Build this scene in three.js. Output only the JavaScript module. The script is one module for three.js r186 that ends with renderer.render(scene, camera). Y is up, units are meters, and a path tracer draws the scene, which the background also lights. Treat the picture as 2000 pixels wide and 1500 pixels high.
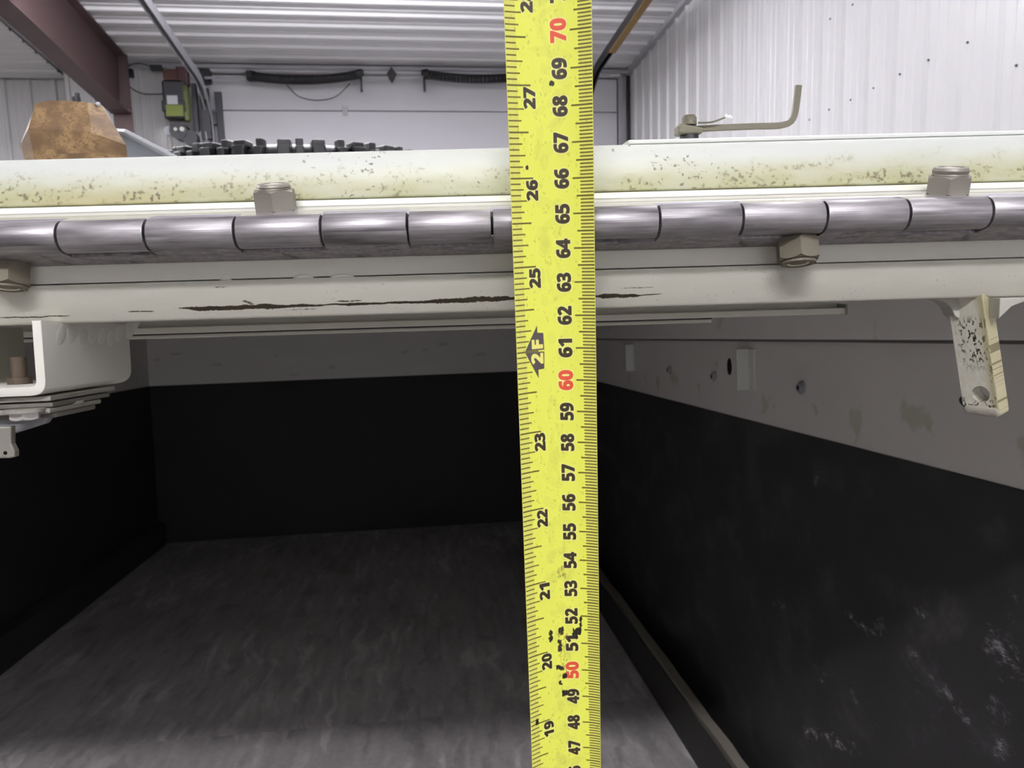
import * as THREE from 'three';
import { RoundedBoxGeometry } from 'three/addons/geometries/RoundedBoxGeometry.js';
import { mergeGeometries, toCreasedNormals, mergeVertices } from 'three/addons/utils/BufferGeometryUtils.js';
import { RectAreaLightUniformsLib } from 'three/addons/lights/RectAreaLightUniformsLib.js';
import { Brush, Evaluator, INTERSECTION, SUBTRACTION } from 'three-bvh-csg';

// ------------------------------------------------------------------ camera, light, exposure
const scene = new THREE.Scene();
scene.background = new THREE.Color(0x0b0b0c);
const D2R = Math.PI / 180, FOC = 1500, EYE = 1.6;
const camera = new THREE.PerspectiveCamera(2 * Math.atan(750 / FOC) / D2R, 4 / 3, 0.02, 60);
camera.position.set(0, EYE, 0);
camera.rotation.order = 'YXZ';
camera.rotation.set(-7.7 * D2R, 0, -0.028);
camera.focus = 0.232;
camera.userData.fStop = 45;
camera.updateMatrixWorld(true);
scene.add(camera);
const renderer = new THREE.WebGLRenderer({ antialias: true });
renderer.toneMapping = THREE.LinearToneMapping;
renderer.toneMappingExposure = 0.66;
renderer.shadowMap.enabled = true;
RectAreaLightUniformsLib.init();
// ceiling strip lights: [lat, fwd, length, alongForward, radiance]
const FIXTURES = [
  [-0.05, -0.75, 1.5, true, 12, 6.0],
  [-0.9, -3.2, 2.4, false, 350, 1.2],
  [1.5, 1.9, 1.5, true, 46, 2.0],
  [-3.9, 3.4, 2.4, true, 280, 5.0],
  [1.2, -5.4, 2.4, false, 25, 25.0],
  [-0.5, 4.9, 2.4, false, 130, 15.0],
];

// ------------------------------------------------------------------ helpers
const V = (x, y, z) => new THREE.Vector3(x, y, z);
const P = (px, py, zc) => V((px - 1000) / FOC * zc, -(py - 750) / FOC * zc, -zc).applyMatrix4(camera.matrixWorld);
const ray = (px, py) => V((px - 1000) / FOC, -(py - 750) / FOC, -1).transformDirection(camera.matrixWorld);
let seed = 7;
const rnd = () => { seed = (seed * 1664525 + 1013904223) >>> 0; return seed / 4294967296; };
const hash = (x, y, s) => { let h = Math.imul(x, 374761393) ^ Math.imul(y, 668265263) ^ Math.imul(s, 2147483629); h = Math.imul(h ^ (h >>> 13), 1274126177); h ^= h >>> 16; return (h >>> 0) / 4294967296; };
function noise(x, y, s) {
  const xi = Math.floor(x), yi = Math.floor(y), fx = x - xi, fy = y - yi, u = fx * fx * (3 - 2 * fx), v = fy * fy * (3 - 2 * fy);
  const a = hash(xi, yi, s), b = hash(xi + 1, yi, s), c = hash(xi, yi + 1, s), d = hash(xi + 1, yi + 1, s);
  return a + (b - a) * u + (c - a) * v + (a - b - c + d) * u * v;
}
function fbm(x, y, o, s) { let r = 0, a = 0.5, t = 0; for (let i = 0; i < o; i++) { r += a * noise(x, y, s + i * 17); t += a; a *= 0.5; x *= 2.03; y *= 2.03; } return r / t; }
const clamp = (x, a = 0, b = 1) => Math.min(b, Math.max(a, x));
const sst = (a, b, x) => { const t = clamp((x - a) / (b - a)); return t * t * (3 - 2 * t); };
const mix = (a, b, t) => a.map((v, i) => v + (b[i] - v) * t);
function dataTex(w, h, fn, srgb = true, wrapS = THREE.RepeatWrapping, wrapT = THREE.RepeatWrapping) {
  const d = new Uint8Array(w * h * 4);
  for (let j = 0; j < h; j++) for (let i = 0; i < w; i++) {
    const c = fn((i + 0.5) / w, (j + 0.5) / h), k = (j * w + i) * 4;
    for (let q = 0; q < 3; q++) d[k + q] = clamp(Array.isArray(c) ? c[q] : c, 0, 255);
    d[k + 3] = 255;
  }
  const t = new THREE.DataTexture(d, w, h);
  t.magFilter = THREE.LinearFilter; t.minFilter = THREE.LinearMipmapLinearFilter; t.generateMipmaps = true;
  t.wrapS = wrapS; t.wrapT = wrapT;
  if (srgb) t.colorSpace = THREE.SRGBColorSpace;
  t.needsUpdate = true;
  return t;
}
const std = (o) => new THREE.MeshStandardMaterial(o);
const names = new Map();
function numbered(n) { const k = names.get(n) ?? 0; names.set(n, k + 1); return k ? `${n}_${String(k).padStart(3, '0')}` : n; }
function tag(o, label, category, group, kind) { o.userData = { ...o.userData, label }; if (category) o.userData.category = category; if (group) o.userData.group = group; if (kind) o.userData.kind = kind; return o; }
function thing(name, label, category, group) { const g = new THREE.Group(); g.name = numbered(name); scene.add(g); return tag(g, label, category, group); }
function structure(name, label) { const g = new THREE.Group(); g.name = name; scene.add(g); g.userData = { kind: 'structure' }; if (label) g.userData.label = label; return g; }
function part(parent, name, geo, mat, label) {
  const m = new THREE.Mesh(geo, mat); m.castShadow = m.receiveShadow = true;
  let n = 0; for (const c of parent.children) if (c.name === name || c.name.startsWith(name + '_')) n++;
  m.name = n ? `${name}_${String(n).padStart(3, '0')}` : name;
  if (label) m.userData.label = label;
  parent.add(m); return m;
}
const flat = (g) => { const q = g.index ? g.toNonIndexed() : g; for (const k of Object.keys(q.attributes)) if (!['position', 'normal', 'uv'].includes(k)) q.deleteAttribute(k); return q; };
const merge = (list) => mergeGeometries(list.map(flat));
const box = (w, h, d, x = 0, y = 0, z = 0, r = 0) => (r ? new RoundedBoxGeometry(w, h, d, 2, r) : new THREE.BoxGeometry(w, h, d)).translate(x, y, z);
const cyl = (r0, r1, h, seg = 24) => new THREE.CylinderGeometry(r0, r1, h, seg);
function rodBetween(a, b, r, seg = 10) { const d = b.clone().sub(a), g = cyl(r, r, d.length(), seg); g.applyQuaternion(new THREE.Quaternion().setFromUnitVectors(V(0, 1, 0), d.clone().normalize())); return g.translate((a.x + b.x) / 2, (a.y + b.y) / 2, (a.z + b.z) / 2); }
// a closed profile of [z, y] points drawn out along x from x0 to x1; uv in metres: u along x, v along the profile from its first point
function prism(pts, x0, x1, { crease = 32, map } = {}) {
  let area = 0; const n = pts.length;
  for (let i = 0; i < n; i++) { const [a, b] = pts[i], [c, d] = pts[(i + 1) % n]; area += a * d - c * b; }
  const pos = [], uv = []; let len = 0;
  const tri = (list, uvs, flip) => { const o = flip ? [0, 2, 1] : [0, 1, 2]; for (const k of o) { pos.push(...list[k]); uv.push(...uvs[k]); } };
  for (let i = 0; i < n; i++) {
    const [z0, y0] = pts[i], [z1, y1] = pts[(i + 1) % n], l = Math.hypot(z1 - z0, y1 - y0);
    const A = [x0, y0, z0], B = [x1, y0, z0], C = [x1, y1, z1], D = [x0, y1, z1];
    tri([A, B, C], [[x0, len], [x1, len], [x1, len + l]], area < 0);
    tri([A, C, D], [[x0, len], [x1, len + l], [x0, len + l]], area < 0);
    len += l;
  }
  const s = pts.map(([z, y]) => new THREE.Vector2(z, y));
  for (const f of THREE.ShapeUtils.triangulateShape(s, [])) for (const [x, fl] of [[x0, 1], [x1, 0]]) {
    const q = f.map((k) => [x, pts[k][1], pts[k][0]]);
    const [a, b, c] = q, ar = (b[2] - a[2]) * (c[1] - a[1]) - (c[2] - a[2]) * (b[1] - a[1]);
    tri(q, q.map((p) => [p[2], p[1]]), (ar > 0) !== !fl ? false : true);
  }
  const g = new THREE.BufferGeometry();
  g.setAttribute('position', new THREE.Float32BufferAttribute(pos, 3));
  g.setAttribute('uv', new THREE.Float32BufferAttribute(uv, 2));
  g.computeVertexNormals();
  return toCreasedNormals(g, crease * D2R);
}
// round the corners of a closed profile: r per point (0 keeps it sharp)
function rounded(pts, rs, seg = 4) {
  const out = [], n = pts.length;
  pts.forEach((p, i) => {
    const r = Array.isArray(rs) ? rs[i] : rs;
    if (!r) return out.push(p);
    const a = pts[(i + n - 1) % n], b = pts[(i + 1) % n];
    const la = Math.hypot(a[0] - p[0], a[1] - p[1]), lb = Math.hypot(b[0] - p[0], b[1] - p[1]);
    const ua = [(a[0] - p[0]) / la, (a[1] - p[1]) / la], ub = [(b[0] - p[0]) / lb, (b[1] - p[1]) / lb];
    const t = Math.min(r, la * 0.45, lb * 0.45);
    for (let k = 0; k <= seg; k++) { const q = k / seg, c0 = (1 - q) ** 2, c1 = 2 * q * (1 - q), c2 = q * q; out.push([0, 1].map((d) => c0 * (p[d] + ua[d] * t) + c1 * p[d] + c2 * (p[d] + ub[d] * t))); }
  });
  return out;
}
// shape of [x, y] points drawn out along z (0..depth), small bevel, optional holes
function plate(pts, depth, bevel = 0, holes = []) {
  const s = new THREE.Shape(pts.map((p) => new THREE.Vector2(...p)));
  for (const [x, y, r] of holes) { const h = new THREE.Path(); h.absarc(x, y, r, 0, Math.PI * 2, true); s.holes.push(h); }
  const g = new THREE.ExtrudeGeometry(s, { depth: depth - 2 * bevel, bevelEnabled: bevel > 0, bevelThickness: bevel, bevelSize: bevel, bevelOffset: -bevel, bevelSegments: 2, curveSegments: 20 });
  return g.translate(0, 0, bevel);
}
const csg = new Evaluator(); csg.useGroups = false;
function cut(a, b, op) { const A = new Brush(a), B = new Brush(b); A.updateMatrixWorld(); B.updateMatrixWorld(); return csg.evaluate(A, B, op).geometry; }

// ------------------------------------------------------------------ the three directions of the place: room, truck bed, hinge frame
const roomYaw = Math.atan2(225, FOC * Math.cos(7.7 * D2R)) ;
const roomM = new THREE.Matrix4().makeRotationY(roomYaw), roomInv = roomM.clone().invert();
const eye = camera.position.clone();
function roomHit(px, py, fwd) { const d = ray(px, py).transformDirection(roomInv), t = fwd / -d.z; return V(d.x * t, EYE + d.y * t, -fwd); }
function roomHitLat(px, py, lat) { const d = ray(px, py).transformDirection(roomInv), t = lat / d.x; return V(lat, EYE + d.y * t, d.z * t); }
const inRoom = (o) => { o.rotation.y = roomYaw; return o; };
const roomAt = (o, p) => { o.rotation.y = roomYaw; o.position.copy(p.clone().applyMatrix4(roomM)); return o; };
const roofDir = ray(775, 710), roofTan = -roofDir.y / Math.hypot(roofDir.x, roofDir.z);
const BACK = 8, yBack = roomHit(800, 134, BACK).y;
const roofY = (f) => yBack + (BACK - f) * roofTan;

const bedF = ray(835, 660), bedR = bedF.clone().cross(V(0, 1, 0)).normalize(), bedU = bedR.clone().cross(bedF);
const bedM = new THREE.Matrix4().makeBasis(bedR, bedU, bedF.clone().negate()).setPosition(eye), bedInv = bedM.clone().invert();
const bedQ = new THREE.Quaternion().setFromRotationMatrix(bedM);
const bedRay = (px, py) => ray(px, py).transformDirection(bedInv);
const bedHit = (px, py, axis, v) => { const d = bedRay(px, py), t = v / d[axis]; return d.multiplyScalar(t); };
const inBed = (o, p = V(0, 0, 0)) => { o.quaternion.copy(bedQ); o.position.copy(p.clone().applyMatrix4(bedM)); return o; };

const ZH = 0.2325, frameO = P(1000, 440, ZH), frameYaw = 1.0 * D2R;
const frameM = new THREE.Matrix4().makeRotationY(frameYaw).setPosition(frameO), frameInv = frameM.clone().invert();
const FL = (px, py, zc) => P(px, py, zc).applyMatrix4(frameInv);
const pr = (row, zc) => { const p = FL(1000, row, zc); return [p.z, p.y]; };
const inFrame = (o, p = V(0, 0, 0)) => { o.rotation.y = frameYaw; o.position.copy(p.clone().applyMatrix4(frameM)); return o; };
function project(p) { const q = p.clone().applyMatrix4(camera.matrixWorldInverse); return [1000 + q.x / -q.z * FOC, 750 - q.y / -q.z * FOC]; }
function xAt(col, y, z) { let a = -2, b = 1.5; for (let i = 0; i < 60; i++) { const m = (a + b) / 2; if (project(V(m, y, z).applyMatrix4(frameM))[0] < col) a = m; else b = m; } return (a + b) / 2; }

// ------------------------------------------------------------------ materials
const grain = dataTex(256, 256, (u, v) => 120 + 90 * fbm(u * 40, v * 40, 4, 3), false);
const M = {};
M.white = std({ color: 0xdcded8, roughness: 0.38 });
M.offWhite = std({ color: 0xdfddd2, roughness: 0.45 });
M.panelWhite = std({ color: 0xd6d5d6, roughness: 0.32 });
M.ceilingWhite = std({ color: 0xe0dfe2, roughness: 0.5 });
M.doorWhite = std({ color: 0xd6d5da, roughness: 0.55 });
M.black = std({ color: 0x17171a, roughness: 0.6 });
M.darkSteel = std({ color: 0x2a2a2e, roughness: 0.5, metalness: 0.3 });
M.galv = std({ color: 0xb0b1b6, roughness: 0.5, metalness: 0.2 });
M.gap = std({ color: 0x0c0b0b, roughness: 0.9 });
M.maroon = std({ color: 0x4c393a, roughness: 0.6 });
M.concrete = std({ color: 0x8d8b87, roughness: 0.85, map: dataTex(512, 512, (u, v) => { const k = fbm(u * 12, v * 12, 5, 11); return [150 + 50 * k, 148 + 50 * k, 142 + 50 * k]; }) });
M.concrete.map.repeat.set(0.5, 0.5);
const steelMap = dataTex(1024, 128, (u, v) => { const k = fbm(u * 18, v * 60, 4, 21), q = fbm(u * 60, v * 20, 3, 27), st = fbm(u * 9 + 3, v * 5, 4, 29); const b = 158 + 46 * (k - 0.5) + 40 * (q - 0.5) - 46 * sst(0.58, 0.75, st); return [b, b * 0.975, b * 0.985]; });
const steelRough = dataTex(512, 128, (u, v) => 118 + 110 * (fbm(u * 30, v * 22, 4, 33) - 0.35) + 50 * sst(0.5, 0.7, fbm(u * 7, v * 4, 3, 39)), false);
M.steel = std({ color: 0xffffff, map: steelMap, roughness: 1, roughnessMap: steelRough, metalness: 0.9 });
M.leaf = std({ color: 0xeceaee, roughness: 0.22, metalness: 0.85 });
M.nut = std({ color: 0x868177, roughness: 0.5, metalness: 0.5, bumpMap: grain, bumpScale: 0.0001 });
M.nutDull = std({ color: 0x726d5e, roughness: 0.62, metalness: 0.4, bumpMap: grain, bumpScale: 0.0001 });
M.strapWeld = std({ color: 0xaeaca1, roughness: 0.5 });
M.bracket = std({ color: 0xd3d1c6, roughness: 0.42 });
M.nylon = std({ color: 0xd8d2c4, roughness: 0.5 });

// ------------------------------------------------------------------ lettering on the measuring tape
function tapePrint(ctx, W, H, s0, s1, full) {
  const X = (s) => (s - s0) / (s1 - s0) * W, Y = (u) => u * H, cm = W / (s1 - s0);
  ctx.fillStyle = '#e0e45a'; ctx.fillRect(0, 0, W, H);
  let q = 5; const r = () => { q = (q * 1664525 + 1013904223) >>> 0; return q / 4294967296; };
  ctx.fillStyle = 'rgba(205,202,110,0.55)'; ctx.fillRect(0, 0, W, Y(0.13)); ctx.fillRect(0, Y(0.845), W, H);
  for (let i = 0; i < 1500; i++) { ctx.fillStyle = `rgba(${90 + 80 * r()},${90 + 60 * r()},40,${0.05 + 0.16 * r()})`; const a = r() * W, b = r() * H; ctx.beginPath(); ctx.ellipse(a, b, 1 + 4 * r(), 1 + 2.5 * r(), r() * 3, 0, 7); ctx.fill(); }
  for (let i = 0; i < 130; i++) { ctx.fillStyle = 'rgba(150,150,70,0.07)'; ctx.beginPath(); ctx.ellipse(r() * W, H * (0.35 + 0.3 * r()), 10 + 30 * r(), 5 + 14 * r(), r() * 3, 0, 7); ctx.fill(); }
  const ink = '#4a4210', line = (s, u0, u1, w, c = ink) => { ctx.strokeStyle = c; ctx.lineWidth = w * cm; ctx.beginPath(); ctx.moveTo(X(s), Y(u0)); ctx.lineTo(X(s), Y(u1)); ctx.stroke(); };
  for (let m = Math.ceil(s0 * 10); m <= s1 * 10; m++) { const l = m % 10 === 0 ? 0.255 : m % 5 === 0 ? 0.21 : 0.165; line(m / 10, 1 - l, 0.995, m % 5 ? 0.034 : 0.042); }
  for (let k = Math.ceil(s0 / 2.54 * 16); k <= s1 / 2.54 * 16; k++) { const l = k % 16 === 0 ? 0.285 : k % 8 === 0 ? 0.245 : k % 4 === 0 ? 0.2 : k % 2 === 0 ? 0.165 : 0.128; line(k / 16 * 2.54, 0.005, l, k % 8 ? 0.034 : 0.042); }
  ctx.textBaseline = 'alphabetic';
  // a text from s (start) stretched to the length w (cm) and to the band u0..u1
  const put = (txt, sA, w, u0, u1, fill, halo = true) => {
    ctx.save(); ctx.font = '700 200px sans-serif';
    const mt = ctx.measureText(txt), asc = mt.actualBoundingBoxAscent, l = mt.actualBoundingBoxLeft, tw = mt.actualBoundingBoxRight + l;
    const sx = w * cm / tw, sy = (Y(u1) - Y(u0)) / asc;
    ctx.translate(X(sA), Y(u1)); ctx.scale(sx, sy); ctx.lineJoin = 'round';
    if (halo) { ctx.strokeStyle = 'rgba(240,235,190,0.5)'; ctx.lineWidth = 34; ctx.strokeText(txt, l, 0); }
    ctx.fillStyle = fill; ctx.strokeStyle = fill; ctx.lineWidth = 13; ctx.fillText(txt, l, 0); ctx.strokeText(txt, l, 0);
    ctx.restore();
  };
  for (let c = Math.max(1, Math.floor(s0)); c <= s1 + 1; c++) { const red = c % 10 === 0, w = (red ? 0.6 : 0.54) * (c < 10 ? 0.5 : 1); put(String(c), c - w / 2, w, red ? 0.525 : 0.54, 0.695, red ? '#d04e34' : '#2e2513'); }
  for (let k = Math.max(1, Math.floor(s0 / 2.54)); k <= s1 / 2.54 + 1; k++) {
    const s = k * 2.54; if (k % 12 === 0) {
      const poly = (p) => { ctx.fillStyle = '#4a4140'; ctx.beginPath(); p.forEach(([a, b], i) => ctx[i ? 'lineTo' : 'moveTo'](X(a), Y(b))); ctx.closePath(); ctx.fill(); };
      poly([[s + 0.025, 0.115], [s + 0.78, 0.275], [s + 0.56, 0.275], [s + 0.54, 0.35], [s + 0.03, 0.355]]);
      poly([[s - 0.025, 0.115], [s - 0.03, 0.355], [s - 0.56, 0.35], [s - 0.58, 0.275], [s - 0.84, 0.275]]);
      put(String(k / 12), s - 0.38, 0.3, 0.195, 0.335, '#e9e27a', false); put('F', s + 0.09, 0.25, 0.205, 0.335, '#e9e27a', false);
    } else { const w = 0.56 * (k < 10 ? 0.5 : 1); put(String(k), s - 0.06 - w, w, 0.2, 0.33, '#2b2210'); }
  }
  if (!full) return;
  const scuff = (s, u, a, b, n, dark = 'rgba(28,22,14,0.92)') => { ctx.fillStyle = dark; for (let i = 0; i < n; i++) { ctx.beginPath(); ctx.ellipse(X(s) + (r() - 0.5) * a * cm, Y(u) + (r() - 0.5) * b * H, (0.4 + r()) * 0.05 * cm, (0.4 + r()) * 0.05 * cm, r() * 3, 0, 7); ctx.fill(); } };
  scuff(51.45, 0.69, 0.2, 0.1, 40); scuff(51.7, 0.745, 0.5, 0.02, 8); scuff(51.3, 0.66, 0.2, 0.06, 14); scuff(51.5, 0.475, 0.22, 0.06, 12);
  scuff(51.35, 0.33, 0.36, 0.04, 20); scuff(50.95, 0.455, 0.38, 0.035, 30); scuff(50.15, 0.43, 0.14, 0.06, 20); scuff(50.1, 0.47, 0.1, 0.05, 10); scuff(49.8, 0.5, 0.1, 0.05, 16);
  scuff(49.55, 0.45, 0.1, 0.03, 6); scuff(49.15, 0.505, 0.16, 0.06, 26); scuff(68.62, 0.53, 0.05, 0.03, 12); scuff(48.33, 0.1, 0.16, 0.03, 24); scuff(66.35, 0.215, 0.05, 0.012, 5);
  ctx.fillStyle = 'rgba(190,180,80,0.5)'; scuff(50.6, 0.5, 1.6, 0.12, 60, 'rgba(120,110,40,0.25)'); scuff(53.6, 0.5, 0.4, 0.1, 22, 'rgba(110,100,50,0.3)');
}
function tapeTex(W, H, s0, s1, full) {
  const c = document.createElement('canvas'); c.width = W; c.height = H;
  tapePrint(c.getContext('2d'), W, H, s0, s1, full);
  const t = new THREE.CanvasTexture(c); t.colorSpace = THREE.SRGBColorSpace; t.wrapS = t.wrapT = THREE.ClampToEdgeWrapping; t.anisotropy = 8;
  return t;
}

// ------------------------------------------------------------------ the shop: floor, walls, ceiling
const LEFT = -7.5, RIGHT = 2.53, REAR = -7.5, COLX = -2.93;
{
  const f = structure('floor', 'grey concrete shop floor'); inRoom(f);
  part(f, 'slab', box(RIGHT - LEFT + 1, 0.2, BACK - REAR + 1.5, (RIGHT + LEFT) / 2, -0.1, -(BACK + REAR) / 2), M.concrete);
}
// ribbed steel sheets: points of one rib pitch along the run, [run, height]
const PITCH = 0.2286, RIBH = 0.019;
const ribPts = [[0, 0], [0.014, RIBH], [0.04, RIBH], [0.054, 0], [0.1, 0], [0.105, 0.003], [0.115, 0.003], [0.12, 0], [0.165, 0], [0.17, 0.003], [0.18, 0.003], [0.185, 0]];
// sheet(fA, n): geometry as a strip; pos(run, lift, t) gives the point at t = 0 (foot) or 1 (far edge)
function sheet(run0, ribs, pos, thick = 0.004) {
  const a = [];
  for (let k = 0; k < ribs; k++) for (const [r, h] of ribPts) a.push([run0 + k * PITCH + r, h]);
  a.push([run0 + ribs * PITCH - 0.0005, 0]);
  const p = [], uv = [];
  const quad = (A, B, C, D) => { for (const q of [A, B, C, A, C, D]) { p.push(q.x, q.y, q.z); uv.push(q.x + q.z, q.y); } };
  for (let i = 0; i + 1 < a.length; i++) {
    quad(pos(a[i][0], a[i][1], 0), pos(a[i + 1][0], a[i + 1][1], 0), pos(a[i + 1][0], a[i + 1][1], 1), pos(a[i][0], a[i][1], 1));
    quad(pos(a[i][0], a[i][1] - thick, 1), pos(a[i + 1][0], a[i + 1][1] - thick, 1), pos(a[i + 1][0], a[i + 1][1] - thick, 0), pos(a[i][0], a[i][1] - thick, 0));
  }
  const g = new THREE.BufferGeometry();
  g.setAttribute('position', new THREE.Float32BufferAttribute(p, 3)); g.setAttribute('uv', new THREE.Float32BufferAttribute(uv, 2));
  g.computeVertexNormals(); return toCreasedNormals(g, 20 * D2R);
}
{
  const w = structure('wall_right', 'white ribbed steel wall right of the truck'); inRoom(w);
  part(w, 'backing', box(0.15, 6.2, BACK - REAR, RIGHT + 0.085, 3.1, -(BACK + REAR) / 2), M.ceilingWhite);
  for (let f = BACK - 0.01 - 4 * PITCH, i = 0; f > -1.2; f -= 4 * PITCH, i++)
    part(w, 'panel', sheet(f, 4, (run, lift, t) => V(RIGHT - lift, t ? roofY(run) - 0.01 : 0.02, -run)), M.panelWhite);
  for (const [px, py] of [[1947, 54], [1889, 83], [1877, 88], [1813, 117], [1757, 145], [1706, 172], [1661, 195], [1619, 214], [1581, 234], [1621, 37], [1665, 9], [1984, 271 / 4 + 60]])
    { const p = roomHitLat(px, py, RIGHT - 0.004); part(w, 'screw', cyl(0.0045, 0.0055, 0.005, 8).rotateZ(Math.PI / 2).translate(p.x, p.y, p.z), M.darkSteel); }
  part(w, 'corner_trim', box(0.035, 1, 0.004, RIGHT - 0.03, 0, 0).scale(1, yBack, 1).translate(0, yBack / 2, -BACK + 0.03), M.darkSteel);
}
{
  const w = structure('wall_left', 'white ribbed steel wall far to the left'); inRoom(w);
  part(w, 'backing', box(0.15, 6.2, BACK - REAR + 1, LEFT - 0.08, 3.1, -(BACK + REAR) / 2), M.panelWhite);
}
{
  const w = structure('wall_rear', 'white shop wall behind the camera'); inRoom(w);
  part(w, 'backing', box(RIGHT - LEFT + 0.4, 6.2, 0.15, (RIGHT + LEFT) / 2, 3.1, -REAR + 0.08), M.panelWhite);
}
const BACKL = BACK + 0.4;
{
  const w = structure('wall_back', 'white ribbed steel wall around the overhead door'); inRoom(w);
  part(w, 'backing', box(RIGHT - LEFT, 6, 0.12, (RIGHT + LEFT) / 2, 2.9, -BACKL - 0.09), M.panelWhite);
  for (let x = COLX - 0.03 - 4 * PITCH; x > LEFT; x -= 4 * PITCH)
    part(w, 'panel', sheet(x, 4, (run, lift, t) => V(run, t ? roofY(BACKL) - 0.005 : 0.02, -BACKL + lift)), M.panelWhite);
  const dl = roomHit(408, 200, BACK).x, dr = roomHit(1207, 200, BACK).x;
  for (const [a, b] of [[COLX + 0.01, dl + 0.02], [dr, RIGHT - 0.03]]) {
    const n = Math.max(1, Math.round((b - a) / PITCH)), s = (b - a) / (n * PITCH);
    part(w, 'panel', sheet(0, n, (run, lift, t) => V(a + run * s, t ? roofY(BACK) - 0.005 : 0.02, -BACK + lift * 0.6)), M.panelWhite);
  }
  part(w, 'jamb_trim', box(0.05, yBack - 0.05, 0.03, dr + 0.02, yBack / 2, -BACK + 0.02), M.galv);
  const hy = roomHit(600, 146, BACK).y;
  part(w, 'header', box(dr - dl, yBack - hy - 0.005, 0.1, (dl + dr) / 2, (yBack + hy) / 2, -BACK + 0.03), M.ceilingWhite);
  part(w, 'eave_trim', box(RIGHT - COLX, 0.03, 0.03, (RIGHT + COLX) / 2, yBack - 0.03, -BACK + 0.1), M.galv);
  // the sectional overhead door hung between the jambs
  const d = structure('door_1', 'white sectional overhead door in the back wall'); inRoom(d);
  const y1 = roomHit(620, 217, BACK).y, ph = hy - 0.01 - y1;
  for (let y = hy - 0.01, k = 0; y > 0.05; y -= k ? 0.53 : ph, k++) {
    const h = Math.min(y, k ? 0.53 : ph);
    part(d, 'panel', box(dr - dl - 0.03, h - 0.008, 0.05, (dl + dr) / 2, y - h / 2, -BACK - 0.01, 0.006), M.doorWhite);
    if (k < 4) part(d, 'hinge', box(0.05, 0.09, 0.012, (dl + dr) / 2 - 0.75, y - h, -BACK + 0.02, 0.003), M.galv);
  }
}
{
  const c = structure('ceiling', 'white ribbed steel ceiling'); inRoom(c);
  const th = Math.atan(roofTan), L = (BACKL + 0.2 - REAR) / Math.cos(th);
  const slab = box(RIGHT - LEFT + 0.6, 0.12, L + 0.3).rotateX(-th); 
  part(c, 'backing', slab.translate((RIGHT + LEFT) / 2, roofY((BACKL + REAR) / 2) + 0.085, -(BACKL + REAR) / 2), M.ceilingWhite);
  const cx0 = COLX + 0.1;
  for (let f = BACK - 0.05 - 4 * PITCH; f > REAR + 1; f -= 4 * PITCH) {
    part(c, 'panel', sheet(f, 4, (run, lift, t) => V(t ? RIGHT - 0.005 : cx0, roofY(run) - lift, -run)), M.ceilingWhite);
    part(c, 'panel', sheet(f + 0.12 + 0.3, 4, (run, lift, t) => V(t ? cx0 - 0.2 : LEFT, roofY(run) - lift, -run)), M.ceilingWhite);
  }
  for (const [f] of [[0]]) part(c, 'corner_trim', box(0.05, 0.05, 1).scale(1, 1, BACK + 2).rotateX(-th).translate(RIGHT - 0.03, roofY((BACK - 2) / 2) - 0.03, -(BACK - 2) / 2), M.galv);
}
{ // red steel frame: column and rafter
  const t = thing('steel_rafter', 'maroon painted steel column and sloping rafter beside the overhead door', 'beam'); inRoom(t);
  const xa = roomHit(224, 250, 7.7).x, xb = roomHit(261, 250, 7.7).x, xm = (xa + xb) / 2, w = xb - xa;
  const yk = roomHit(240, 222, 7.7).y, th = Math.atan(roofTan), dep = roofY(7.7) - yk;
  const colTop = roofY(7.7) - 0.02;
  part(t, 'column', merge([box(w, colTop, 0.012, xm, colTop / 2, -7.7), box(0.012, colTop, 0.1, xm - 0.02, colTop / 2, -7.756), box(w * 0.8, colTop, 0.012, xm - 0.03, colTop / 2, -7.81)]), M.maroon);
  const len = 13.5, mid = 7.72 - len / 2;
  const bar = (ww, hh, off) => box(ww, hh, len).rotateX(-th).translate(xm - 0.012, roofY(mid) - off, -mid);
  part(t, 'rafter', merge([bar(w, 0.014, dep), bar(0.012, dep - 0.02, dep / 2), bar(w, 0.014, 0.03)]), M.maroon);
  part(t, 'knee_plate', box(w, 0.02, 0.12, xm, yk + 0.01, -7.64, 0.004), M.maroon);
}

// ------------------------------------------------------------------ lights
FIXTURES.forEach(([lat, fwd, len, along, L, upward], i) => {
  const label = ['white ceiling strip light over the hinge', 'long white strip light hung behind the camera', 'white strip light beside the ribbed wall', 'white strip light over the far side of the shop', 'white strip light near the rear wall of the shop', 'white strip light ahead of the overhead door'][i];
  const g = thing('strip_light', label, 'ceiling light'), y = roofY(fwd) - 0.4;
  roomAt(g, V(lat, y, -fwd)); if (along) g.rotation.y += Math.PI / 2;
  part(g, 'housing', box(len + 0.04, 0.07, 0.16, 0, 0.035, 0, 0.01), M.white);
  part(g, 'diffuser', box(len, 0.02, 0.13, 0, -0.01, 0, 0.008), std({ color: 0xffffff, emissive: 0xfdfcff, emissiveIntensity: 6, roughness: 0.6 }));
  for (const s of [-1, 1]) part(g, 'hanger', box(0.02, 0.35, 0.02, s * len * 0.4, 0.235, 0.074), M.galv);
  const l = new THREE.RectAreaLight(0xfbfaff, L, len, 0.13);
  l.position.set(0, -0.03, 0); l.rotation.x = -Math.PI / 2; l.castShadow = true; g.add(l);
  const u = new THREE.RectAreaLight(0xfbfaff, L * upward, len, 0.13);
  u.position.set(0, 0.1, 0); u.rotation.x = Math.PI / 2; u.castShadow = true; g.add(u);
  part(g, 'top_diffuser', box(len, 0.02, 0.13, 0, 0.08, 0, 0.008), std({ color: 0xffffff, emissive: 0xfdfcff, emissiveIntensity: 2, roughness: 0.6 }));
});

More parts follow.
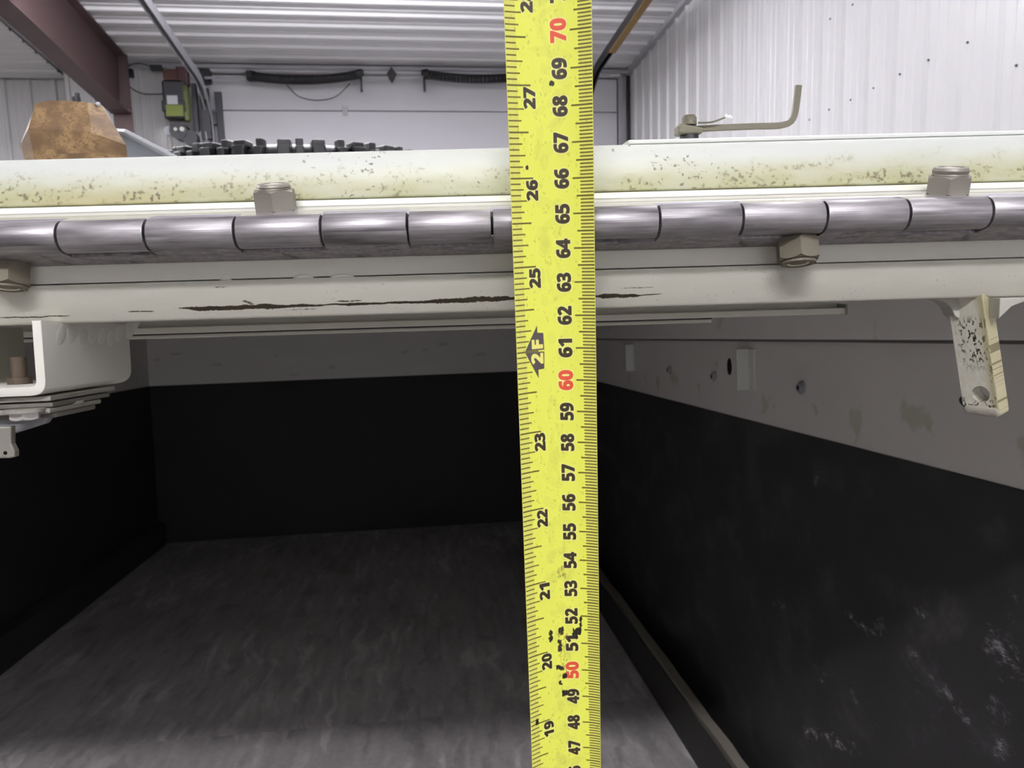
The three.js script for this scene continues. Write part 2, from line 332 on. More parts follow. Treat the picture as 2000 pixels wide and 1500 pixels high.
// ------------------------------------------------------------------ on the back wall: springs, opener, tracks
function springBetween(name, label, x0, x1, p0, p1, sag) {
  const t = thing(name, label, 'spring', 'torsion springs over the overhead door');
  const a = roomHit(x0, p0, BACK - 0.16), b = roomHit(x1, p1, BACK - 0.16), L = b.x - a.x;
  roomAt(t, a);
  const turns = 62, seg = 12, pts = [];
  const path = (q) => V(L * q, (b.y - a.y) * q - sag * 4 * q * (1 - q), 0);
  for (let i = 0; i <= turns * seg; i++) { const q = i / (turns * seg), p = path(q), an = i / seg * Math.PI * 2; pts.push(V(p.x, p.y + 0.037 * Math.cos(an), 0.037 * Math.sin(an))); }
  part(t, 'coil', new THREE.TubeGeometry(new THREE.CatmullRomCurve3(pts), turns * seg, 0.0088, 5), M.black);
  for (const q of [0, 1]) part(t, 'winding_cone', cyl(0.045, 0.05, 0.05, 16).rotateZ(Math.PI / 2).translate(path(q).x, path(q).y, 0), M.black);
  return t;
}
springBetween('torsion_spring', 'left black torsion spring sagging above the overhead door', 487, 702, 148, 145, 0.045);
springBetween('torsion_spring', 'right black torsion spring partly behind the yellow tape', 831, 1060, 145, 143, 0.05);
{
  const t = thing('spring_shaft', 'thin steel shaft running through the springs above the door', 'shaft');
  const a = roomHit(400, 152, BACK - 0.16), b = roomHit(1190, 149, BACK - 0.16); roomAt(t, a);
  part(t, 'rod', rodBetween(V(0, 0, 0), b.clone().sub(a), 0.012, 10), M.galv);
  const c = roomHit(765, 147, BACK - 0.16).sub(a);
  part(t, 'bearing_plate', plate([[0, 0.075], [0.045, 0.01], [0.03, -0.03], [0, -0.075], [-0.03, -0.03], [-0.045, 0.01]], 0.05, 0.004).translate(c.x, c.y, c.z - 0.02), M.black);
  for (const px of [705, 829]) { const q = roomHit(px, 155, BACK - 0.16).sub(a); part(t, 'end_bracket', merge([box(0.02, 0.19, 0.1, q.x, q.y, q.z - 0.05), box(0.06, 0.05, 0.03, q.x, q.y + 0.06, q.z)]), M.black); }
}
{
  const t = thing('hanging_cable', 'thin dark cable looping below the left torsion spring', 'cable');
  const a = roomHit(560, 166, BACK - 0.12), m = roomHit(620, 196, BACK - 0.12), b = roomHit(684, 163, BACK - 0.12); roomAt(t, a);
  const c = new THREE.CatmullRomCurve3([a, roomHit(583, 188, BACK - 0.12), m, roomHit(655, 189, BACK - 0.12), b].map((p) => p.clone().sub(a)));
  part(t, 'wire', new THREE.TubeGeometry(c, 40, 0.005, 6), M.darkSteel);
}
{ // overhead door opener: box hung on the wall left of the door
  const t = thing('door_opener', 'dark electric door opener with white and green labels on the back wall', 'motor');
  const F = BACK - 0.3, o = roomHit(352, 222, F); roomAt(t, o);
  const k = F / FOC, rect = (x0, y0, x1, y1, d, z, r, m, n, lab) => part(t, n, box((x1 - x0) * k, (y1 - y0) * k, d, ((x0 + x1) / 2 - 352) * k, (222 - (y0 + y1) / 2) * k, z, r), m, lab);
  rect(328, 168, 366, 234, 0.16, 0, 0.02, M.darkSteel, 'housing');
  rect(326, 203, 366, 222, 0.18, 0.002, 0.01, M.darkSteel, 'housing_band');
  rect(336, 195, 354, 210, 0.004, 0.095, 0.001, std({ color: 0xcfd3d4, roughness: 0.6 }), 'label', 'white label');
  rect(333, 211, 362, 230, 0.004, 0.095, 0.001, std({ color: 0x74803a, roughness: 0.6 }), 'label', 'yellow green label');
  rect(363, 176, 370, 236, 0.1, 0.03, 0.006, std({ color: 0x5f6838, roughness: 0.6 }), 'side_strip', 'olive green side strip');
  const disc = (px, py, r, d, z, m, n) => part(t, n, cyl(r * k, r * k, d, 24).rotateX(Math.PI / 2).translate((px - 352) * k, (222 - py) * k, z), m);
  disc(350, 254, 15, 0.17, 0, M.darkSteel, 'gear_case'); disc(368, 266, 13, 0.15, 0, M.darkSteel, 'gear_case'); disc(330, 252, 8, 0.1, -0.04, M.galv, 'sprocket');
  disc(346, 252, 3, 0.01, 0.09, M.white, 'cap'); disc(357, 252, 4, 0.01, 0.09, M.white, 'cap');
  rect(328, 146, 352, 164, 0.1, -0.05, 0.005, std({ color: 0x553830, roughness: 0.8 }), 'mounting_bracket', 'rusty brown bracket');
  rect(349, 140, 369, 172, 0.08, -0.06, 0.005, std({ color: 0x473132, roughness: 0.8 }), 'mounting_bracket', 'rusty brown bracket');
  rect(371, 166, 379, 250, 0.06, -0.1, 0.004, M.darkSteel, 'chain_guide'); rect(382, 172, 398, 262, 0.05, -0.14, 0.004, M.darkSteel, 'backplate');
  for (const px of [376, 381, 391]) part(t, 'hoist_chain', rodBetween(V((px - 352) * k, -0.15, -0.05), V((px + 4 - 352) * k, -0.5, -0.02), 0.006, 6), M.galv);
}
function doorTrack(label, pts, m, rust) { // channel track: pts in room space
  const t = thing('door_track', label, 'track'), a = pts[0]; roomAt(t, a);
  const c = new THREE.CatmullRomCurve3(pts.map((p) => p.clone().sub(a)), false, 'catmullrom', 0.15);
  const s = new THREE.Shape(); const w = 0.05, d = 0.075; s.moveTo(-w / 2, -d / 2); s.lineTo(w / 2, -d / 2); s.lineTo(w / 2, d / 2); s.lineTo(w / 2 - 0.008, d / 2); s.lineTo(w / 2 - 0.008, -d / 2 + 0.008); s.lineTo(-w / 2 + 0.008, -d / 2 + 0.008); s.lineTo(-w / 2 + 0.008, d / 2); s.lineTo(-w / 2, d / 2);
  part(t, 'channel', new THREE.ExtrudeGeometry(s, { steps: 60, bevelEnabled: false, extrudePath: c }), m);
  return [t, a, c];
}
{
  const h = (px, py, f) => roomHit(px, py, f), up = (f, lat, dy) => V(lat, roofY(f) - dy, -f);
  const lat = h(412, 240, BACK - 0.1).x, p1 = h(380, 142, BACK - 0.75);
  const dy = roofY(BACK - 0.75) - p1.y;
  const [t, a] = doorTrack('galvanised steel door track curving up beside the opener', [V(lat, 1.2, -(BACK - 0.1)), V(lat, h(410, 245, BACK - 0.1).y, -(BACK - 0.1)), h(401, 195, BACK - 0.2), h(390, 160, BACK - 0.42), p1, V(p1.x, p1.y + roofTan * 2, -(BACK - 2.75)), V(p1.x, p1.y + roofTan * 5.2, -(BACK - 5.95))], M.galv);
  const k = BACK / FOC;
  for (const [px, py, w, hh] of [[402, 150, 18, 24], [416, 232, 16, 22], [492, 149, 14, 16]]) { const p = h(px, py, BACK - 0.06).sub(a); part(t, 'bracket', box(w * k, hh * k, 0.08, p.x, p.y, p.z, 0.006), M.darkSteel); }
  part(t, 'jamb_angle', box(0.06, 2.2, 0.04, lat + 0.075 - a.x, 1.2 - a.y + 1.15, -(BACK - 0.05) - a.z), M.darkSteel);
  const q1 = h(1168, 132, BACK - 0.75);
  const [t2, a2] = doorTrack('dark and rusty horizontal door track running up to the right wall', [V(q1.x, q1.y - 0.25, -(BACK - 0.3)), q1, V(q1.x, q1.y + roofTan * 2.4, -(BACK - 3.15)), V(q1.x, q1.y + roofTan * 5.2, -(BACK - 5.95))], M.darkSteel);
  const r0 = h(1178, 117, BACK - 1.1), r1 = h(1225, 40, BACK - 2.6);
  part(t2, 'rust_patch', box(0.062, 0.01, 1.1).rotateX(-Math.atan(roofTan)).translate(q1.x - a2.x, q1.y + roofTan * 1.0 - 0.042 - a2.y, -(BACK - 1.75) - a2.z), std({ color: 0x80663a, roughness: 0.8 }), 'ochre rusty side of the track');
}
{
  const t = thing('wall_cable', 'dark cable sagging from the maroon column to the opener', 'cable');
  const pts = [[247, 140], [250, 165], [275, 182], [305, 184], [328, 183]].map(([x, y]) => roomHit(x, y, BACK - 0.12)); roomAt(t, pts[0]);
  part(t, 'wire', new THREE.TubeGeometry(new THREE.CatmullRomCurve3(pts.map((p) => p.clone().sub(pts[0]))), 30, 0.006, 6), M.darkSteel);
  for (const [x, y, w, h] of [[252, 143, 14, 14], [306, 133, 20, 9]]) { const p = roomHit(x, y, BACK - 0.1).sub(pts[0]); part(t, 'junction_box', box(w * 0.0053, h * 0.0053, 0.06, p.x, p.y, p.z, 0.006), M.darkSteel); }
  const q = [[247, 138], [252, 128], [275, 124], [296, 131]].map(([x, y]) => roomHit(x, y, BACK - 0.12).sub(pts[0]));
  part(t, 'wire', new THREE.TubeGeometry(new THREE.CatmullRomCurve3(q), 24, 0.005, 6), M.darkSteel);
}

// ------------------------------------------------------------------ truck bed under the lid (bed space: x right, y up, z towards the camera, origin at the eye)
const LAT = 0.396, LATL = -0.85, FAR = 2.45, HF = -0.605, HL = -0.117, NEAR = 0.37, NEARF = 0.27;
const wallTop = (d) => 0.009 + 0.1253 * d; // reaches the underside of the lid, which rises while the bed falls away
const linerMap = (() => {
  const W = 2048, H = 1024, c = document.createElement('canvas'); c.width = W; c.height = H; const x = c.getContext('2d');
  const img = x.createImageData(W, H);
  for (let j = 0; j < H; j++) for (let i = 0; i < W; i++) {
    const k = (j * W + i) * 4, a = fbm(i / 80, j / 80, 5, 61), b = fbm(i / 7, j / 7, 3, 67), s = sst(0.52, 0.75, a);
    const v = 56 + 16 * (a - 0.5) + 22 * s * b + 9 * (hash(i, j, 5) - 0.5); img.data[k] = v; img.data[k + 1] = v * 0.985; img.data[k + 2] = v * 1.0; img.data[k + 3] = 255;
  }
  x.putImageData(img, 0, 0);
  // scuffs: [x0, y0, x1, y1, strength, width in mm] seen on the wall, turned to distance and height on the liner
  const uv = (px, py) => { const p = bedHit(px, py, 'x', LAT); return [(-p.z - 0.45) / 1.2 * W, (HL - p.y) / 0.5 * H]; };
  for (const [x0, y0, x1, y1, st, wd] of [[1570, 1425, 1678, 1465, 0.75, 5], [1650, 1195, 1712, 1243, 0.6, 3], [1712, 1235, 1730, 1215, 0.35, 5], [1532, 1245, 1598, 1300, 0.1, 7], [1508, 1172, 1535, 1186, 0.3, 4], [1605, 1335, 1618, 1310, 0.35, 4], [1662, 1345, 1675, 1370, 0.35, 4], [1820, 1310, 1850, 1355, 0.5, 6], [1850, 1355, 1895, 1405, 0.45, 4], [1930, 1440, 1965, 1465, 0.7, 6], [1925, 1260, 1985, 1290, 0.5, 12], [1950, 1250, 1960, 1270, 0.5, 4], [1935, 1360, 1960, 1405, 0.4, 6], [1795, 1180, 1800, 1200, 0.5, 4], [1590, 935, 1596, 940, 0.6, 7], [1555, 1058, 1562, 1065, 0.2, 8], [1775, 1270, 1790, 1280, 0.35, 4], [1970, 1170, 1990, 1185, 0.3, 8], [1400, 1180, 1490, 1300, 0.02, 30], [1760, 1300, 1840, 1350, 0.1, 24], [1880, 1400, 1900, 1420, 0.35, 3], [1440, 1200, 1560, 1290, 0.03, 14]]) {
    const [a, b] = uv(x0, y0), [e, f] = uv(x1, y1), w = wd * 0.001 / 1.2 * W, L = Math.hypot(e - a, f - b), ux = (e - a) / L, uy = (f - b) / L;
    for (let i = 0, n = Math.max(40, L * 3) * (1 + wd / 5); i < n; i++) {
      const q = rnd(), g = (rnd() + rnd() + rnd() - 1.5) * w * 1.5, h2 = (rnd() - 0.5) * w, tx = a + (e - a) * q - uy * g + ux * h2, ty = b + (f - b) * q + ux * g + uy * h2;
      const m = sst(0.42, 0.66, fbm(tx / 11, ty / 11, 4, 73)); if (m < 0.05) continue;
      x.strokeStyle = `rgba(208,206,208,${st * m * (0.15 + 0.6 * rnd())})`; x.lineWidth = 0.6 + 1.5 * rnd(); const d = 1 + 7 * rnd(), an = Math.atan2(uy, ux) + (rnd() - 0.5) * 1.1;
      x.beginPath(); x.moveTo(tx, ty); x.lineTo(tx + Math.cos(an) * d, ty + Math.sin(an) * d); x.stroke();
    }
  }
  for (let i = 0; i < 900; i++) { const a = 20 + 800 * rnd(), b = H * (0.3 + 0.7 * rnd()); if (fbm(a / 120, b / 120, 3, 71) < 0.52) continue; x.strokeStyle = `rgba(190,188,192,${0.04 + 0.14 * rnd()})`; x.lineWidth = 0.7 + rnd(); x.beginPath(); x.moveTo(a, b); x.lineTo(a + (rnd() - 0.7) * 22, b + (rnd() - 0.2) * 16); x.stroke(); }
  const t = new THREE.CanvasTexture(c); t.colorSpace = THREE.SRGBColorSpace; t.wrapS = t.wrapT = THREE.ClampToEdgeWrapping; return t;
})();
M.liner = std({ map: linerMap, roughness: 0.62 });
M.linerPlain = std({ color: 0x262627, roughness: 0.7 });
M.bedFloor = std({ roughness: 0.55, metalness: 0.15, map: dataTex(1024, 1024, (u, v) => {
  const a = fbm(u * 9, v * 7, 5, 81), b = fbm(u * 110 + 3 * a, v * 14, 4, 87), c = fbm(u * 70 + 6 * a, v * 12, 4, 89), g = fbm(u * 180, v * 180, 2, 93);
  let k = 178 + 24 * (a - 0.5) + 40 * (b - 0.5) + 16 * (g - 0.5); k += 26 * sst(0.56, 0.72, c) * sst(0.4, 0.6, a) - 16 * sst(0.56, 0.74, fbm(u * 50 - 4 * a, v * 16, 5, 95));
  return [k * 1.01, k * 0.985, k * 0.985];
}) });
M.bedWhite = std({ roughness: 0.5, map: dataTex(512, 512, (u, v) => { const a = fbm(u * 9, v * 9, 5, 101), s = sst(0.72, 0.8, fbm(u * 14, v * 14, 5, 107)); const k = 236 + 8 * (a - 0.5) - 22 * s; return [k, k * 0.985, k * 0.965 - 12 * s]; }) });
M.bedWhite.map.repeat.set(1.6, 1.6);
M.kick = std({ color: 0x3a3836, roughness: 0.7 });
{
  const t = thing('truck_bed', 'long white walled cargo bed with scuffed grey floor seen under the hinge', 'truck bed'); inBed(t);
  const fl = box(LAT - LATL + 0.1, 0.02, FAR - NEARF, (LAT + LATL) / 2, HF - 0.0102, -(FAR + NEARF) / 2);
  { const p = fl.attributes.position, u = fl.attributes.uv; for (let i = 0; i < p.count; i++) u.setXY(i, p.getX(i) / 1.2, p.getZ(i) / 1.2); }
  part(t, 'floor_panel', fl, M.bedFloor);
  const side = (x0, x1, m, n) => { // side wall above the liner, from near to far, top following the lid
    const pts = [[-NEAR, HL + 0.0002], [-FAR, HL + 0.0002], [-FAR, wallTop(FAR)], [-NEAR, wallTop(NEAR)]];
    const g = prism(pts, Math.min(x0, x1), Math.max(x0, x1));
    const p = g.attributes.position, u = g.attributes.uv; for (let i = 0; i < p.count; i++) u.setXY(i, p.getZ(i), p.getY(i));
    return part(t, n, g, m);
  };
  side(LAT, LAT + 0.03, M.bedWhite, 'side_wall'); side(LATL - 0.03, LATL, M.bedWhite, 'side_wall');
  part(t, 'front_wall', box(LAT - LATL + 0.06, wallTop(FAR) - HL - 0.0004, 0.03, (LAT + LATL) / 2, (wallTop(FAR) + HL) / 2, -FAR - 0.015), M.bedWhite);
  // top rail standing proud of the right wall above a dark seam
  const rail = prism(rounded([[0.005, -0.0155], [-0.012, -0.0155], [-0.012, 0.045], [0.005, 0.045]], [0, 0.004, 0, 0]), NEAR, FAR);
  rail.rotateY(Math.PI / 2).scale(1, 1, 1);
  { // prism runs along x; after the turn it runs along -z with its z on x
    rail.computeBoundingBox(); const b = rail.boundingBox; rail.translate(LAT - (b.min.x + 0.012), 0, 0);
  }
  part(t, 'top_rail', rail, M.bedWhite);
  part(t, 'seam_gap', box(0.006, 0.003, FAR - NEAR - 0.02, LAT - 0.002, -0.0168, -(FAR + NEAR) / 2), std({ color: 0x6b6966, roughness: 0.8 }));
  for (const s of [0.6, 0.96, 1.52].slice(1)) { // small folded tabs below the rail
    const py = s < 1.2 ? [680, 757] : [672, 721], cx = s < 1.2 ? 1441 : 1219, x2 = s < 1.2 ? 1478 : 1240;
    const a = bedHit(cx, py[0], 'x', LAT), b = bedHit(x2, py[1], 'x', LAT), z0 = a.z, z1 = b.z;
    const h = a.y - bedHit(cx, py[1], 'x', LAT).y, w = Math.abs(z1 - z0);
    part(t, 'tab', merge([box(0.003, h, w, LAT - 0.0016, a.y - h / 2, (z0 + z1) / 2, 0.001), box(0.016, h, 0.004, LAT - 0.01, a.y - h / 2, (s < 1.2 ? z0 + (z1 - z0) * 0.68 : z1), 0.001)]), M.white);
  }
  for (const [px, py, r] of [[1310, 722, 0.0072], [1397, 735, 0.0072], [1568, 757, 0.0072]]) {
    const p = bedHit(px, py, 'x', LAT);
    const g = part(t, 'bolt', merge([cyl(r, r, 0.003, 20).rotateZ(Math.PI / 2), cyl(r * 0.72, r * 0.72, 0.004, 6).rotateZ(Math.PI / 2).translate(-0.0025, 0, 0)]).translate(p.x - 0.001, p.y, p.z), M.galv);
    part(g, 'bolt_hole', cyl(r * 0.35, r * 0.35, 0.001, 12).rotateZ(Math.PI / 2).translate(p.x - 0.0055, p.y, p.z), M.gap);
  }
  { const p = bedHit(1425, 716, 'x', LAT); part(t, 'slot', cyl(0.0075, 0.0075, 0.0012, 20).rotateZ(Math.PI / 2).scale(1, 1.5, 1).translate(p.x, p.y, p.z), M.gap, 'dark slot in the wall'); }
}
{
  const t = thing('bed_liner', 'scuffed black liner covering the lower sides of the truck bed', 'bed liner'); inBed(t);
  const wall = (x, m, turn, n, w, z) => part(t, n, m.g, m.m);
  const rg = box(0.012, HL - HF, FAR - NEAR, LAT + 0.0052, (HL + HF) / 2, -(FAR + NEAR) / 2);
  { const p = rg.attributes.position, u = rg.attributes.uv; for (let i = 0; i < p.count; i++) u.setXY(i, (-p.getZ(i) - 0.45) / 1.2, 1 - (HL - p.getY(i)) / 0.5); }
  part(t, 'side_panel', rg, M.liner);
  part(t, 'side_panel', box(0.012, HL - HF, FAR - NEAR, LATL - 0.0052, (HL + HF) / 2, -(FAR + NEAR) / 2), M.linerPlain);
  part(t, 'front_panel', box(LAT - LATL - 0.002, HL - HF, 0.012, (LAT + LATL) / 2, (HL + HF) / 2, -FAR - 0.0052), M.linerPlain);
  // low curbs along the floor, with a worn wavy rim on the right
  const curb = (x0, x1, h, wob, m, n, lab) => {
    const N = 60, p = [], ix = [];
    for (let i = 0; i <= N; i++) { const d = NEAR + (FAR - 0.02 - NEAR) * i / N, w = wob * (fbm(d * 9, x0, 3, 5) - 0.5), w2 = wob * (fbm(d * 14, x0 + 7, 3, 6) - 0.5); for (const [x, y] of [[x0, HF], [x0 + w, HF + h + w2 * 0.7], [x1 + w2, HF + h - 0.004 + w * 0.6], [x1, HF]]) p.push(x, y, -d); }
    for (let i = 0; i < N; i++) for (let k = 0; k < 3; k++) { const a = i * 4 + k, b = a + 1, c = a + 4, d = a + 5; ix.push(a, b, c, b, d, c); }
    ix.push(0, 2, 1, 0, 3, 2);
    const g = new THREE.BufferGeometry(); g.setAttribute('position', new THREE.Float32BufferAttribute(p, 3)); g.setIndex(ix); const q = g.toNonIndexed(); q.computeVertexNormals(); q.setAttribute('uv', new THREE.Float32BufferAttribute(new Float32Array(q.attributes.position.count * 2), 2));
    return part(t, n, toCreasedNormals(q, 40 * D2R), m, lab);
  };
  curb(0.346, 0.349, 0.07, 0.003, M.kick, 'curb');
  curb(0.349, 0.366, 0.075, 0.006, std({ color: 0x8f887c, roughness: 0.7, bumpMap: grain, bumpScale: 0.0006 }), 'curb_rim', 'worn pale rim of the curb');
  curb(-0.845, -0.825, 0.073, 0.003, std({ color: 0x2e2d2d, roughness: 0.6 }), 'curb');
}

// ------------------------------------------------------------------ lid above the hinge (frame space: x along the hinge, y up, z towards the camera)
const FX0 = -0.95, FX1 = 0.5;
const lidMap = dataTex(2048, 128, (u, v) => { // .36 m along, 24 mm up from the foot of the face
  const x = u * 0.36, y = v * 0.024, n = fbm(x * 90, y * 260, 5, 131), n2 = fbm(x * 22, y * 80, 4, 137), n3 = fbm(x * 900, y * 900, 3, 139);
  const low = sst(0.014, 0.003, y + 0.004 * (n2 - 0.5));
  let c = mix([200, 203, 196], [166, 166, 128], low * clamp(0.4 + 0.9 * n));
  c = mix(c, [170, 162, 122], low * sst(0.56, 0.78, n2) * 0.7);
  c = mix(c, [120, 114, 84], low * sst(0.5, 0.74, n3) * sst(0.42, 0.66, n) * 0.5); c = mix(c, [96, 90, 66], low * sst(0.64, 0.74, n3) * sst(0.52, 0.66, n) * 0.7);
  c = mix(c, [70, 66, 52], sst(0.72, 0.78, n3) * sst(0.6, 0.7, fbm(x * 60, y * 60, 3, 149)) * 0.7);
  if (y < 0.0012) c = mix(c, [150, 145, 110], 0.5 * sst(0.4, 0.6, n));
  return c;
}, true, THREE.RepeatWrapping, THREE.ClampToEdgeWrapping);
lidMap.repeat.set(1 / 0.36, 1 / 0.024); lidMap.offset.set(0.5, 0);
M.lidFace = std({ map: lidMap, roughness: 0.42, bumpMap: grain, bumpScale: 0.00012 });
const railTop = pr(287, 0.2522), railFoot = pr(379, 0.2497);
{
  const t = thing('lid', 'dirty white steel lid rail above the hinge, stained yellow along its foot', 'lid'); inFrame(t);
  const back = [railTop[0] - 0.032, railTop[1] + 0.0014];
  part(t, 'rail', prism(rounded([railFoot, railTop, back, [back[0], railFoot[1]]], [0.0012, 0.0022, 0.002, 0.001], 5), FX0, FX1), M.lidFace);
  const [sz0, sy0] = pr(380.5, 0.2488), [sz1, sy1] = pr(393, 0.2484);
  part(t, 'weld_strip', prism(rounded([[sz1, sy1], [sz0, sy0], [sz0 - 0.03, sy0 + 0.0002], [sz1 - 0.03, sy1]], [0.0004, 0.0007, 0, 0], 3), FX0, FX1), std({ color: 0xe2e2d2, roughness: 0.35, bumpMap: grain, bumpScale: 0.0003 }));
  part(t, 'skin', prism([[back[0] + 0.004, back[1] - 0.0005], [back[0] + 0.004, back[1] - 0.013], [-2.6, back[1] + 0.118], [-2.6, back[1] + 0.131]], -1.3, FX1), M.white);
  const xa = xAt(1230, railTop[1], railTop[0]);
  part(t, 'top_plate', prism(rounded([[railTop[0] - 0.0015, railTop[1] + 0.0002], [railTop[0] - 0.0015, railTop[1] + 0.0016], [railTop[0] - 0.06, railTop[1] + 0.0048], [railTop[0] - 0.06, railTop[1] + 0.003]], [0.0004, 0.0011, 0, 0], 4), xa, FX1), M.white);
}

// ------------------------------------------------------------------ lower frame under the hinge
const rowA0 = pr(494, 0.2462), rowA1 = pr(530, 0.2472), rowB0 = pr(532, 0.2458), rowB1 = pr(608, 0.2505);
const lowMap = (() => { // .36 m along, 16 mm down the face; the black split with flaked edges
  const W = 2048, H = 128, c = document.createElement('canvas'); c.width = W; c.height = H; const x = c.getContext('2d');
  const img = x.createImageData(W, H);
  for (let j = 0; j < H; j++) for (let i = 0; i < W; i++) {
    const k = (j * W + i) * 4, n = fbm(i / 60, j / 24, 5, 151), n3 = fbm(i / 4, j / 4, 3, 157); let c3 = mix([186, 184, 170], [194, 192, 180], n); c3 = mix(c3, [150, 146, 130], 0.7 * sst(0.74, 0.8, n3) * sst(0.55, 0.7, n));
    img.data[k] = c3[0]; img.data[k + 1] = c3[1]; img.data[k + 2] = c3[2]; img.data[k + 3] = 255;
  }
  x.putImageData(img, 0, 0);
  const X = (px) => (xAt(px, rowB1[1], rowB1[0]) / 0.36 + 0.5) * W;
  const faceLen = Math.hypot(rowB0[0] - rowB1[0], rowB0[1] - rowB1[1]);
  const Y = (q) => q * faceLen / 0.016 * H; // q: 0 top of face .. 1 foot
  const run = (x0, x1, q0, q1, th, dense, al) => { const n = (x1 - x0) * dense; for (let i = 0; i < n; i++) { const s = rnd(), px = X(x0 + (x1 - x0) * s), th2 = th * (0.35 + fbm(px / 22, q0 * 9, 4, 163)) * Math.min(1, 6 * s + 0.2, 6 * (1 - s) + 0.2); x.fillStyle = `rgba(${34 + 12 * rnd()},${28 + 10 * rnd()},20,${al})`; x.beginPath(); x.ellipse(px, Y(q0 + (q1 - q0) * s + 0.07) + (fbm(px / 30, 3, 3, 167) - 0.5) * 5 + (rnd() - 0.5) * th2, 1 + 2.4 * rnd(), th2 * (0.3 + 0.3 * rnd()), 0, 0, 7); x.fill(); } };
  run(355, 560, 0.635, 0.645, 7, 6, 0.8); run(440, 640, 0.65, 0.64, 5, 5, 0.8); run(600, 1240, 0.64, 0.62, 3.6, 4, 0.85); run(830, 1010, 0.62, 0.6, 7, 4, 0.8); run(1165, 1250, 0.625, 0.62, 7, 6, 0.85); run(1240, 1290, 0.62, 0.6, 2, 3, 0.5);
  run(255, 305, 0.67, 0.68, 2, 2, 0.6); run(0, 140, 0.74, 0.74, 2, 2, 0.5); run(1210, 1275, 0.42, 0.42, 1.6, 1, 0.35); run(480, 500, 0.48, 0.58, 5, 1.2, 0.4); run(430, 455, 0.1, 0.1, 3, 1, 0.3); run(660, 710, 0.56, 0.55, 3, 1, 0.5); run(560, 620, 0.75, 0.73, 2, 0.4, 0.5);
  const t = new THREE.CanvasTexture(c); t.colorSpace = THREE.SRGBColorSpace; t.wrapS = THREE.RepeatWrapping; t.wrapT = THREE.ClampToEdgeWrapping;
  t.flipY = false; t.repeat.set(1 / 0.36, 1 / 0.016); t.offset.set(0.5, 0); return t;
})();
M.lowFace = std({ map: lowMap, roughness: 0.45 });
{
  const t = thing('cross_rail', 'cream white steel rail under the hinge with a black rusty split along it', 'frame'); inFrame(t);
  const bk = -0.104;
  part(t, 'rail', prism(rounded([rowB0, rowB1, [rowB1[0] - 0.012, rowB1[1] - 0.0001], [bk, rowB1[1] + 0.001], [bk, rowB0[1]]], [0.0004, 0.0016, 0, 0, 0], 4), FX0, FX1), M.lowFace);
  part(t, 'flange', prism(rounded([rowA0, rowA1, [rowA1[0] - 0.02, rowA1[1]], [rowA0[0] - 0.02, rowA0[1]]], [0.0006, 0.0003, 0, 0], 3), FX0, FX1), M.offWhite);
  const s0 = pr(588, 0.345), s1 = pr(620, 0.345), a0 = pr(620, 0.337), a1 = pr(632, 0.3365), b0 = pr(634.5, 0.3385), b1 = pr(641.5, 0.338), bs = -0.135;
  const xe = xAt(1652, a1[1], a1[0]), xe2 = xAt(1390, b1[1], b1[0]);
  part(t, 'recess', prism([[s0[0], s0[1] + 0.0005], [s1[0], s1[1] - 0.0002], [bs, s1[1] - 0.0002], [bs, s0[1] + 0.0005]], FX0, xe), M.offWhite);
  part(t, 'lower_strip', prism(rounded([a0, a1, [bs, a1[1]], [bs, a0[1]]], [0.0004, 0.0006, 0, 0], 3), FX0, xe), M.offWhite);
  part(t, 'strip_end', prism(rounded([[a0[0] + 0.0004, a0[1] + 0.0016], [a1[0] + 0.0004, a1[1] - 0.0003], [bs, a1[1] - 0.0003], [bs, a0[1] + 0.0016]], 0.0004, 2), xe, xe + 0.0009), std({ color: 0x8f9488, roughness: 0.6 }));
  part(t, 'seal_strip', prism(rounded([b0, b1, [bs, b1[1]], [bs, b0[1]]], [0.0003, 0.0005, 0, 0], 3), FX0, xe2), M.offWhite);
  part(t, 'seal_gap', prism([[a1[0] - 0.0012, a1[1]], [a1[0] - 0.0012, b0[1]], [bs, b0[1]], [bs, a1[1]]], FX0, xe2), M.kick);
  for (const [px, w] of [[592, 24], [668, 30], [440, 14]]) { const p = FL(px, px > 460 ? 546 : 543, 0.2458); part(t, 'weld_bead', new THREE.SphereGeometry(0.0022, 16, 10).scale(w / 15, 0.85, 0.42).translate(p.x, p.y, p.z - 0.0004), M.offWhite); }
}

